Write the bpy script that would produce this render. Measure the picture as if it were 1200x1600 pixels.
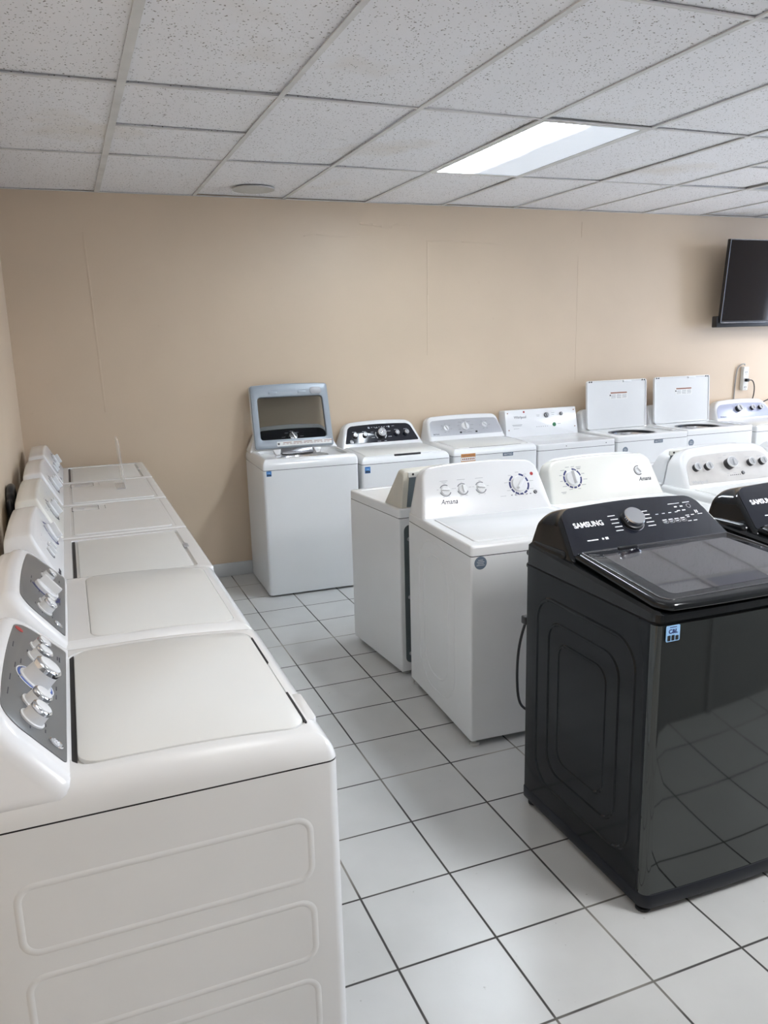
import bpy, bmesh, math, random
from mathutils import Matrix, Vector
random.seed(7)
PI = math.pi
SC = bpy.context.scene
COL = SC.collection
for o in list(bpy.data.objects):
    bpy.data.objects.remove(o)

# ---------------------------------------------------------------- camera
F_PX = 1242.4
yaw, pitch, roll = -0.37162, -0.21681, 0.0252
R = Matrix.Rotation(yaw, 3, 'Z') @ Matrix.Rotation(pitch, 3, 'X') @ Matrix.Rotation(roll, 3, 'Y')
CAM = Vector((-0.3016, -5.6823, 1.697))
right, fwd, up = R.col[0], R.col[1], R.col[2]
cm = Matrix((right, up, -fwd)).transposed().to_4x4()
cm.translation = CAM
cd = bpy.data.cameras.new('camera')
cd.sensor_fit = 'VERTICAL'; cd.sensor_height = 24.0; cd.sensor_width = 18.0
cd.lens = F_PX / 1600 * 24.0
cd.clip_start = 0.03; cd.clip_end = 200
cam = bpy.data.objects.new('camera', cd); COL.objects.link(cam)
cam.matrix_world = cm
SC.camera = cam

# ---------------------------------------------------------------- world, lights, exposure
SC.view_settings.view_transform = 'Standard'
SC.view_settings.look = 'None'
SC.view_settings.gamma = 1.0
SC.view_settings.use_curve_mapping = False
SC.view_settings.exposure = 0.36
H = 2.641                      # ceiling height
XL, XR, YB, YF = -0.605, 12.0, 0.0, -10.2   # room: left, right, back wall, front (window) wall
w = bpy.data.worlds.new('world'); SC.world = w; w.use_nodes = True
w.node_tree.nodes['Background'].inputs[0].default_value = (0.72, 0.86, 1.0, 1)
w.node_tree.nodes['Background'].inputs[1].default_value = 3.0
def area(name, loc, target, sx, sy, power, color):
    l = bpy.data.lights.new(name, 'AREA'); l.shape = 'RECTANGLE'
    l.size = sx; l.size_y = sy; l.energy = power; l.color = color
    o = bpy.data.objects.new(name, l); COL.objects.link(o)
    o.location = loc
    o.rotation_euler = (Vector(target) - Vector(loc)).to_track_quat('-Z', 'Y').to_euler()
    return o
area('daylight_sky', (XR + 0.60, -4.0, 1.9), (1.0, -3.4, 0.5), 5.6, 1.8, 190, (0.44, 0.62, 1.0))
area('daylight_pavement', (XR + 0.60, -4.0, 0.55), (3.0, -4.0, 2.9), 5.6, 1.0, 170, (0.80, 0.84, 1.0))  # added upward fill that brightens the ceiling, as if off pavement

# ---------------------------------------------------------------- materials
def mat(name, col, rough=0.5, metal=0.0, coat=0.0, coat_r=0.05, spec=0.5, bump=None, noise=None, emit=None):
    m = bpy.data.materials.new(name); m.use_nodes = True
    nt = m.node_tree; b = nt.nodes['Principled BSDF']
    b.inputs['Base Color'].default_value = (*col, 1)
    b.inputs['Roughness'].default_value = rough
    b.inputs['Metallic'].default_value = metal
    b.inputs['Coat Weight'].default_value = coat
    b.inputs['Coat Roughness'].default_value = coat_r
    b.inputs['Specular IOR Level'].default_value = spec
    tc = nt.nodes.new('ShaderNodeTexCoord')
    if noise:      # (scale, amount)
        n = nt.nodes.new('ShaderNodeTexNoise'); n.inputs['Scale'].default_value = noise[0]
        n.inputs['Detail'].default_value = 4
        nt.links.new(tc.outputs['Object'], n.inputs['Vector'])
        r = nt.nodes.new('ShaderNodeMapRange')
        r.inputs['From Min'].default_value = 0.3; r.inputs['From Max'].default_value = 0.7
        r.inputs['To Min'].default_value = 1 - noise[1]; r.inputs['To Max'].default_value = 1 + noise[1]
        mx = nt.nodes.new('ShaderNodeVectorMath'); mx.operation = 'SCALE'
        mx.inputs[0].default_value = col
        nt.links.new(n.outputs['Fac'], r.inputs['Value'])
        nt.links.new(r.outputs['Result'], mx.inputs['Scale'])
        nt.links.new(mx.outputs[0], b.inputs['Base Color'])
    if bump:       # (scale, strength)
        n = nt.nodes.new('ShaderNodeTexNoise'); n.inputs['Scale'].default_value = bump[0]
        nt.links.new(tc.outputs['Object'], n.inputs['Vector'])
        bp = nt.nodes.new('ShaderNodeBump'); bp.inputs['Strength'].default_value = bump[1]
        bp.inputs['Distance'].default_value = 0.002
        nt.links.new(n.outputs['Fac'], bp.inputs['Height'])
        nt.links.new(bp.outputs['Normal'], b.inputs['Normal'])
    if emit:
        b.inputs['Emission Color'].default_value = (*emit[0], 1)
        b.inputs['Emission Strength'].default_value = emit[1]
    return m

M = {}
M['white'] = mat('white_enamel', (0.80, 0.81, 0.81), 0.22, coat=0.35, coat_r=0.08, noise=(6, 0.012))
M['panel'] = mat('white_painted_panel', (0.76, 0.77, 0.77), 0.33, coat=0.15, coat_r=0.15, bump=(2.2, 0.10), noise=(3, 0.015))
M['lid'] = mat('white_lid_paint', (0.77, 0.78, 0.76), 0.28, coat=0.2, coat_r=0.12, noise=(5, 0.01))
M['console'] = mat('white_console_plastic', (0.82, 0.83, 0.84), 0.2, coat=0.3, noise=(7, 0.01))
M['ivory'] = mat('ivory_console_plastic', (0.80, 0.80, 0.75), 0.22, coat=0.3, noise=(7, 0.01))
M['cream'] = mat('aged_cream_plastic', (0.60, 0.57, 0.49), 0.45, noise=(8, 0.05))
M['greyfascia'] = mat('grey_fascia', (0.18, 0.185, 0.19), 0.3, metal=0.35, noise=(9, 0.03))
M['silverfascia'] = mat('silver_fascia', (0.50, 0.51, 0.54), 0.35, metal=0.3, noise=(9, 0.03))
M['bluefascia'] = mat('blue_silver_fascia', (0.40, 0.43, 0.56), 0.35, metal=0.2, noise=(9, 0.03))
M['champfascia'] = mat('dusty_silver_fascia', (0.60, 0.585, 0.57), 0.5, noise=(14, 0.06))
M['blackfascia'] = mat('black_gloss_fascia', (0.008, 0.010, 0.018), 0.12, coat=0.3, noise=(4, 0.02))
M['chrome'] = mat('chrome_trim', (0.75, 0.76, 0.78), 0.08, metal=1.0, noise=(4, 0.01))
M['satin'] = mat('satin_metal', (0.72, 0.73, 0.75), 0.22, metal=1.0, noise=(4, 0.02))
M['knobwhite'] = mat('white_knob_plastic', (0.78, 0.79, 0.80), 0.3, noise=(9, 0.01))
M['knobgrey'] = mat('grey_knob_plastic', (0.42, 0.43, 0.45), 0.35, noise=(9, 0.02))
M['satin_dark'] = mat('dark_satin_trim', (0.20, 0.20, 0.21), 0.25, metal=0.8, noise=(4, 0.02))
M['black'] = mat('black_plastic', (0.012, 0.012, 0.014), 0.35, noise=(9, 0.05))
M['dark'] = mat('dark_gap_rubber', (0.02, 0.02, 0.022), 0.6, noise=(9, 0.05))  # shade inside gaps, slots and seams put into a near-black colour
M['print'] = mat('grey_printing', (0.22, 0.23, 0.25), 0.5, noise=(40, 0.1))
M['lightprint'] = mat('pale_printing', (0.48, 0.49, 0.51), 0.5, noise=(40, 0.1))
M['darkprint'] = mat('dark_printing', (0.03, 0.03, 0.05), 0.5, noise=(40, 0.1))
M['whiteprint'] = mat('white_printing', (0.85, 0.86, 0.9), 0.5, noise=(40, 0.05))
M['blueprint'] = mat('blue_printing', (0.05, 0.12, 0.45), 0.4, noise=(40, 0.05))
M['navyprint'] = mat('navy_printing', (0.02, 0.03, 0.14), 0.4, noise=(40, 0.05))
M['red'] = mat('red_sticker', (0.42, 0.03, 0.03), 0.4, noise=(40, 0.05))
M['bluesticker'] = mat('blue_sticker', (0.05, 0.22, 0.55), 0.4, noise=(40, 0.05))
M['lightblue'] = mat('pale_blue_sticker', (0.30, 0.52, 0.80), 0.4, noise=(40, 0.05))
M['greysticker'] = mat('grey_blue_sticker', (0.13, 0.17, 0.22), 0.4, noise=(60, 0.1))
M['orange'] = mat('orange_label', (0.50, 0.22, 0.06), 0.5, noise=(60, 0.1))
M['paper'] = mat('white_label_paper', (0.82, 0.82, 0.80), 0.6, noise=(60, 0.04))
M['brownprint'] = mat('brown_printing', (0.30, 0.13, 0.08), 0.6, noise=(60, 0.04))
M['steel'] = mat('dark_stainless', (0.085, 0.09, 0.088), 0.07, metal=0.9, noise=(3, 0.04))
M['blacksteel'] = mat('black_coated_steel', (0.009, 0.011, 0.013), 0.14, spec=0.22, bump=(2.0, 0.14), noise=(3, 0.05))
M['blackgloss'] = mat('black_gloss_plastic', (0.007, 0.008, 0.009), 0.10, spec=0.4, noise=(3, 0.05))
M['smoked'] = mat('smoked_glass_lid', (0.020, 0.018, 0.026), 0.04, coat=0.6, coat_r=0.02, spec=0.8, noise=(3, 0.05))
M['smokedframe'] = mat('smoked_lid_border', (0.008, 0.009, 0.012), 0.06, coat=0.6, coat_r=0.02, noise=(3, 0.05))
M['skirt'] = mat('dark_navy_base', (0.008, 0.010, 0.015), 0.35, spec=0.3, noise=(5, 0.05))
M['greyframe'] = mat('grey_lid_frame', (0.30, 0.34, 0.38), 0.3, metal=0.1, noise=(5, 0.03))
M['rubber'] = mat('grey_rubber_foot', (0.45, 0.45, 0.43), 0.7, noise=(30, 0.05))
M['backmetal'] = mat('galvanised_back_plate', (0.16, 0.19, 0.20), 0.45, metal=0.5, noise=(7, 0.1))
M['cablegrey'] = mat('grey_cable', (0.35, 0.34, 0.33), 0.5, noise=(30, 0.03))
M['green'] = mat('green_button', (0.02, 0.18, 0.07), 0.4, noise=(30, 0.03))
M['tv'] = mat('television_screen', (0.012, 0.011, 0.013), 0.05, spec=0.35, noise=(5, 0.05))
M['base'] = mat('baseboard_paint', (0.62, 0.63, 0.63), 0.45, noise=(4, 0.03))
def brushed(m):
    nt = m.node_tree; b = nt.nodes['Principled BSDF']; L = nt.links.new
    tc = nt.nodes.new('ShaderNodeTexCoord'); mp = nt.nodes.new('ShaderNodeMapping'); mp.inputs['Scale'].default_value = (6, 6, 900)
    n = nt.nodes.new('ShaderNodeTexNoise'); n.inputs['Scale'].default_value = 1.0; n.inputs['Detail'].default_value = 3
    L(tc.outputs['Object'], mp.inputs[0]); L(mp.outputs[0], n.inputs['Vector'])
    r = nt.nodes.new('ShaderNodeMapRange'); r.inputs['From Min'].default_value = .3; r.inputs['From Max'].default_value = .7
    r.inputs['To Min'].default_value = .03; r.inputs['To Max'].default_value = .075
    L(n.outputs['Fac'], r.inputs['Value']); L(r.outputs['Result'], b.inputs['Roughness'])
    bp = nt.nodes.new('ShaderNodeBump'); bp.inputs['Strength'].default_value = 0.02; bp.inputs['Distance'].default_value = 0.0002
    L(n.outputs['Fac'], bp.inputs['Height']); L(bp.outputs['Normal'], b.inputs['Normal'])
brushed(M['steel'])
# smoky see-through glass
g = mat('tinted_glass', (0.52, 0.54, 0.54), 0.03, noise=(5, 0.01)); b = g.node_tree.nodes['Principled BSDF']
b.inputs['Transmission Weight'].default_value = 1.0; b.inputs['IOR'].default_value = 1.15
M['glass'] = g
a = mat('clear_acrylic', (0.97, 0.97, 0.97), 0.03, noise=(5, 0.005)); b = a.node_tree.nodes['Principled BSDF']
b.inputs['Alpha'].default_value = 0.32
M['acrylic'] = a

def wall_mat(name, col):
    m = bpy.data.materials.new(name); m.use_nodes = True
    nt = m.node_tree; b = nt.nodes['Principled BSDF']; L = nt.links.new
    b.inputs['Roughness'].default_value = 0.42
    tc = nt.nodes.new('ShaderNodeTexCoord')
    n = nt.nodes.new('ShaderNodeTexNoise'); n.inputs['Scale'].default_value = 1.3; n.inputs['Detail'].default_value = 6
    L(tc.outputs['Object'], n.inputs['Vector'])
    cr = nt.nodes.new('ShaderNodeValToRGB')
    cr.color_ramp.elements[0].position = 0.3; cr.color_ramp.elements[1].position = 0.75
    cr.color_ramp.elements[0].color = (*[c * 0.95 for c in col], 1)
    cr.color_ramp.elements[1].color = (*[min(1, c * 1.04) for c in col], 1)
    L(n.outputs['Fac'], cr.inputs['Fac'])
    # small scuffs
    n2 = nt.nodes.new('ShaderNodeTexNoise'); n2.inputs['Scale'].default_value = 14; n2.inputs['Detail'].default_value = 8
    L(tc.outputs['Object'], n2.inputs['Vector'])
    r2 = nt.nodes.new('ShaderNodeMapRange'); r2.inputs['From Min'].default_value = 0.70; r2.inputs['From Max'].default_value = 0.78
    r2.inputs['To Max'].default_value = 0.25
    L(n2.outputs['Fac'], r2.inputs['Value'])
    mx = nt.nodes.new('ShaderNodeMix'); mx.data_type = 'RGBA'
    L(r2.outputs['Result'], mx.inputs['Factor']); L(cr.outputs['Color'], mx.inputs['A'])
    mx.inputs['B'].default_value = (col[0] * .8, col[1] * .74, col[2] * .66, 1)
    L(mx.outputs['Result'], b.inputs['Base Color'])
    n3 = nt.nodes.new('ShaderNodeTexNoise'); n3.inputs['Scale'].default_value = 90
    L(tc.outputs['Object'], n3.inputs['Vector'])
    bp = nt.nodes.new('ShaderNodeBump'); bp.inputs['Strength'].default_value = 0.12; bp.inputs['Distance'].default_value = 0.002
    L(n3.outputs['Fac'], bp.inputs['Height']); L(bp.outputs['Normal'], b.inputs['Normal'])
    return m
M['wall'] = wall_mat('beige_wall_paint', (0.67, 0.535, 0.395))
M['wallfront'] = wall_mat('grey_white_divider_paint', (0.42, 0.42, 0.42))

def floor_mat():
    m = bpy.data.materials.new('ceramic_floor_tiles'); m.use_nodes = True
    nt = m.node_tree; b = nt.nodes['Principled BSDF']; L = nt.links.new
    tc = nt.nodes.new('ShaderNodeTexCoord'); sp = nt.nodes.new('ShaderNodeSeparateXYZ')
    L(tc.outputs['Object'], sp.inputs[0])
    S = 0.3051
    def math_(op, a, b_=None, c=None):
        n = nt.nodes.new('ShaderNodeMath'); n.operation = op
        for i, v in enumerate((a, b_, c)):
            if v is None: continue
            if isinstance(v, (int, float)): n.inputs[i].default_value = v
            else: L(v, n.inputs[i])
        return n.outputs[0]
    def cell(out, off):
        t = math_('MULTIPLY_ADD', out, 1 / S, -off / S + 0.5)
        fr = math_('FRACT', t)
        d = math_('ABSOLUTE', math_('SUBTRACT', fr, 0.5))
        fl = math_('FLOOR', math_('ADD', t, 0.5))
        return math_('MULTIPLY', d, S), fl
    dx, ix = cell(sp.outputs[0], 0.3819)
    dy, iy = cell(sp.outputs[1], -3.6458)
    d = math_('MINIMUM', dx, dy)
    gr = nt.nodes.new('ShaderNodeMapRange')
    gr.inputs['From Min'].default_value = 0.0026; gr.inputs['From Max'].default_value = 0.0044
    gr.inputs['To Min'].default_value = 1; gr.inputs['To Max'].default_value = 0
    L(d, gr.inputs['Value'])
    # per tile tone
    cb = nt.nodes.new('ShaderNodeCombineXYZ')
    L(math_('FLOOR', math_('MULTIPLY_ADD', sp.outputs[0], 1 / S, -0.3819 / S)), cb.inputs[0])
    L(math_('FLOOR', math_('MULTIPLY_ADD', sp.outputs[1], 1 / S, 3.6458 / S)), cb.inputs[1])
    wn = nt.nodes.new('ShaderNodeTexWhiteNoise'); wn.noise_dimensions = '3D'
    L(cb.outputs[0], wn.inputs['Vector'])
    n = nt.nodes.new('ShaderNodeTexNoise'); n.inputs['Scale'].default_value = 5; n.inputs['Detail'].default_value = 7
    L(tc.outputs['Object'], n.inputs['Vector'])
    tone = math_('MULTIPLY_ADD', wn.outputs['Value'], 0.06, 0.86)
    tone = math_('MULTIPLY_ADD', n.outputs['Fac'], 0.20, tone)
    vm = nt.nodes.new('ShaderNodeVectorMath'); vm.operation = 'SCALE'; vm.inputs[0].default_value = (0.60, 0.605, 0.595)
    L(tone, vm.inputs['Scale'])
    # dirt spots
    n4 = nt.nodes.new('ShaderNodeTexNoise'); n4.inputs['Scale'].default_value = 45; n4.inputs['Detail'].default_value = 5
    L(tc.outputs['Object'], n4.inputs['Vector'])
    sr = nt.nodes.new('ShaderNodeMapRange'); sr.inputs['From Min'].default_value = 0.71; sr.inputs['From Max'].default_value = 0.76
    sr.inputs['To Max'].default_value = 0.45
    L(n4.outputs['Fac'], sr.inputs['Value'])
    m1 = nt.nodes.new('ShaderNodeMix'); m1.data_type = 'RGBA'
    L(sr.outputs['Result'], m1.inputs['Factor']); L(vm.outputs[0], m1.inputs['A']); m1.inputs['B'].default_value = (0.2, 0.19, 0.17, 1)
    # grout colour
    n2 = nt.nodes.new('ShaderNodeTexNoise'); n2.inputs['Scale'].default_value = 1.7; n2.inputs['Detail'].default_value = 3
    L(tc.outputs['Object'], n2.inputs['Vector'])
    cr = nt.nodes.new('ShaderNodeValToRGB')
    cr.color_ramp.elements[0].position = 0.52; cr.color_ramp.elements[0].color = (0.055, 0.053, 0.050, 1)
    cr.color_ramp.elements[1].position = 0.64; cr.color_ramp.elements[1].color = (0.38, 0.36, 0.32, 1)
    L(n2.outputs['Fac'], cr.inputs['Fac'])
    m2 = nt.nodes.new('ShaderNodeMix'); m2.data_type = 'RGBA'
    L(gr.outputs['Result'], m2.inputs['Factor']); L(m1.outputs['Result'], m2.inputs['A']); L(cr.outputs['Color'], m2.inputs['B'])
    L(m2.outputs['Result'], b.inputs['Base Color'])
    rr = nt.nodes.new('ShaderNodeMapRange'); rr.inputs['To Min'].default_value = 0.30; rr.inputs['To Max'].default_value = 0.8
    L(gr.outputs['Result'], rr.inputs['Value']); L(rr.outputs['Result'], b.inputs['Roughness'])
    bp = nt.nodes.new('ShaderNodeBump'); bp.inputs['Strength'].default_value = 0.5; bp.inputs['Distance'].default_value = 0.0015
    hh = math_('MULTIPLY_ADD', gr.outputs['Result'], -1.0, math_('MULTIPLY', n.outputs['Fac'], 0.5))
    L(hh, bp.inputs['Height']); L(bp.outputs['Normal'], b.inputs['Normal'])
    return m
M['floor'] = floor_mat()

def ceil_mat():
    m = bpy.data.materials.new('fissured_ceiling_tile'); m.use_nodes = True
    nt = m.node_tree; b = nt.nodes['Principled BSDF']; L = nt.links.new
    b.inputs['Roughness'].default_value = 0.85
    tc = nt.nodes.new('ShaderNodeTexCoord')
    # flecks: warped stretched voronoi points
    wp = nt.nodes.new('ShaderNodeTexNoise'); wp.inputs['Scale'].default_value = 30
    L(tc.outputs['Object'], wp.inputs['Vector'])
    ad = nt.nodes.new('ShaderNodeVectorMath'); ad.operation = 'MULTIPLY_ADD'
    ad.inputs[1].default_value = (0.012, 0.012, 0.012)
    L(wp.outputs['Color'], ad.inputs[0]); L(tc.outputs['Object'], ad.inputs[2])
    v = nt.nodes.new('ShaderNodeTexVoronoi'); v.inputs['Scale'].default_value = 88
    L(ad.outputs[0], v.inputs['Vector'])
    rn = nt.nodes.new('ShaderNodeTexNoise'); rn.inputs['Scale'].default_value = 70
    L(tc.outputs['Object'], rn.inputs['Vector'])
    th = nt.nodes.new('ShaderNodeMath'); th.operation = 'MULTIPLY_ADD'
    th.inputs[1].default_value = 0.95; th.inputs[2].default_value = -0.29
    L(rn.outputs['Fac'], th.inputs[0])
    sb = nt.nodes.new('ShaderNodeMath'); sb.operation = 'SUBTRACT'
    L(th.outputs[0], sb.inputs[0]); L(v.outputs['Distance'], sb.inputs[1])
    mr = nt.nodes.new('ShaderNodeMapRange'); mr.inputs['From Min'].default_value = -0.02; mr.inputs['From Max'].default_value = 0.07
    L(sb.outputs[0], mr.inputs['Value'])
    # large tone / stains
    n = nt.nodes.new('ShaderNodeTexNoise'); n.inputs['Scale'].default_value = 1.6; n.inputs['Detail'].default_value = 5
    L(tc.outputs['Object'], n.inputs['Vector'])
    cr = nt.nodes.new('ShaderNodeValToRGB')
    cr.color_ramp.elements[0].position = 0.25; cr.color_ramp.elements[0].color = (0.85, 0.845, 0.862, 1)
    cr.color_ramp.elements[1].position = 0.74; cr.color_ramp.elements[1].color = (0.79, 0.76, 0.73, 1)
    e = cr.color_ramp.elements.new(0.60); e.color = (0.87, 0.87, 0.89, 1)
    L(n.outputs['Fac'], cr.inputs['Fac'])
    mx = nt.nodes.new('ShaderNodeMix'); mx.data_type = 'RGBA'
    L(mr.outputs['Result'], mx.inputs['Factor']); L(cr.outputs['Color'], mx.inputs['A']); mx.inputs['B'].default_value = (0.23, 0.21, 0.19, 1)
    L(mx.outputs['Result'], b.inputs['Base Color'])
    bp = nt.nodes.new('ShaderNodeBump'); bp.invert = True; bp.inputs['Strength'].default_value = 0.5; bp.inputs['Distance'].default_value = 0.003
    L(mr.outputs['Result'], bp.inputs['Height']); L(bp.outputs['Normal'], b.inputs['Normal'])
    return m
M['ceil'] = ceil_mat()
M['tbar'] = mat('painted_ceiling_runner', (0.68, 0.675, 0.66), 0.5, noise=(6, 0.10))
M['stain'] = mat('brown_water_stain', (0.6, 0.57, 0.5), 0.9, noise=(12, 0.12))
M['plate'] = mat('grey_ceiling_plate', (0.56, 0.55, 0.52), 0.8, noise=(30, 0.06))

def lamp_mat(name, lo, hi, split):
    m = bpy.data.materials.new(name); m.use_nodes = True
    nt = m.node_tree; b = nt.nodes['Principled BSDF']; L = nt.links.new
    b.inputs['Base Color'].default_value = (0.75, 0.8, 0.88, 1); b.inputs['Roughness'].default_value = 0.4
    tc = nt.nodes.new('ShaderNodeTexCoord'); sp = nt.nodes.new('ShaderNodeSeparateXYZ'); L(tc.outputs['Object'], sp.inputs[0])
    n = nt.nodes.new('ShaderNodeTexNoise'); n.inputs['Scale'].default_value = 3; L(tc.outputs['Object'], n.inputs['Vector'])
    ad = nt.nodes.new('ShaderNodeMath'); ad.operation = 'MULTIPLY_ADD'; ad.inputs[1].default_value = 0.06
    L(n.outputs['Fac'], ad.inputs[0]); L(sp.outputs[0], ad.inputs[2])
    mr = nt.nodes.new('ShaderNodeMapRange'); mr.interpolation_type = 'SMOOTHSTEP'
    mr.inputs['From Min'].default_value = split - 0.10; mr.inputs['From Max'].default_value = split + 0.18
    mr.inputs['To Min'].default_value = hi; mr.inputs['To Max'].default_value = lo
    L(ad.outputs[0], mr.inputs['Value'])
    L(mr.outputs['Result'], b.inputs['Emission Strength'])
    b.inputs['Emission Color'].default_value = (0.82, 0.91, 1.0, 1)
    return m
M['lamp'] = lamp_mat('troffer_diffuser_lit', 0.30, 42.0, -0.14)
def lampfull(k): return mat('troffer_diffuser_bright_%d' % k, (0.8, 0.8, 0.8), 0.5, noise=(5, .01), emit=((0.97, 0.98, 1.0), float(k)))
M['lampoff'] = mat('troffer_diffuser_unlit', (0.45, 0.47, 0.52), 0.35, noise=(5, 0.05))

# ---------------------------------------------------------------- geometry helpers
ID = Matrix.Identity(4)
def inset(pts, r):
    n = len(pts); out = []
    for i in range(n):
        p0, p1, p2 = Vector(pts[i - 1]), Vector(pts[i]), Vector(pts[(i + 1) % n])
        a = (p1 - p0); c = (p2 - p1)
        if a.length < 1e-9: a = c
        if c.length < 1e-9: c = a
        a.normalize(); c.normalize()
        na, nc = Vector((-a.y, a.x)), Vector((-c.y, c.x))
        m = na + nc
        if m.length < 1e-6: m = na
        m.normalize()
        k = 1 / max(0.5, m.dot(na))
        out.append((p1.x + m.x * r * k, p1.y + m.y * r * k))
    return out
def rpoly(corners, radii, n=6, edge=0):
    """CCW polygon with rounded corners; edge = extra points per side"""
    P = []; N = len(corners)
    if not hasattr(radii, '__len__'): radii = [radii] * N
    arcs = []
    for i in range(N):
        p0, p1, p2 = Vector(corners[i - 1]), Vector(corners[i]), Vector(corners[(i + 1) % N])
        r = radii[i]
        d0 = (p0 - p1).normalized(); d2 = (p2 - p1).normalized()
        ang = d0.angle(d2)
        t = r / math.tan(ang / 2)
        t = min(t, (p0 - p1).length * 0.49, (p2 - p1).length * 0.49); r = t * math.tan(ang / 2)
        c = p1 + (d0 + d2).normalized() * (r / math.sin(ang / 2))
        s = p1 + d0 * t; e = p1 + d2 * t
        a0 = math.atan2(s.y - c.y, s.x - c.x); a1 = math.atan2(e.y - c.y, e.x - c.x)
        while a1 < a0: a1 += 2 * PI
        if a1 - a0 > PI: a1 -= 2 * PI
        arcs.append([(c.x + r * math.cos(a0 + (a1 - a0) * k / n), c.y + r * math.sin(a0 + (a1 - a0) * k / n)) for k in range(n + 1)])
    for i in range(N):
        P += arcs[i]
        if edge:
            a = Vector(arcs[i][-1]); c = Vector(arcs[(i + 1) % N][0])
            for k in range(1, edge + 1):
                q = a.lerp(c, k / (edge + 1)); P.append((q.x, q.y))
    return P
def rrect(x0, x1, y0, y1, r, n=6, edge=0):
    return rpoly([(x0, y0), (x1, y0), (x1, y1), (x0, y1)], r, n, edge)
def ellipse(cx, cy, rx, ry, n=32):
    return [(cx + rx * math.cos(2 * PI * k / n), cy + ry * math.sin(2 * PI * k / n)) for k in range(n)]
def frame(o, x, y):
    x = Vector(x).normalized(); y = Vector(y).normalized(); z = x.cross(y).normalized()
    m = Matrix((x, y, z)).transposed().to_4x4(); m.translation = Vector(o); return m
UPF = ID                                     # plan frame: u=x, v=y, n=z
def front_frame(y): return frame((0, y, 0), (1, 0, 0), (0, 0, 1))    # n = -y (towards the viewer of a front)
def side_frame(x): return frame((x, 0, 0), (0, -1, 0), (0, 0, 1))    # left side (-x): u=-y, v=z, n=-x

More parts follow.
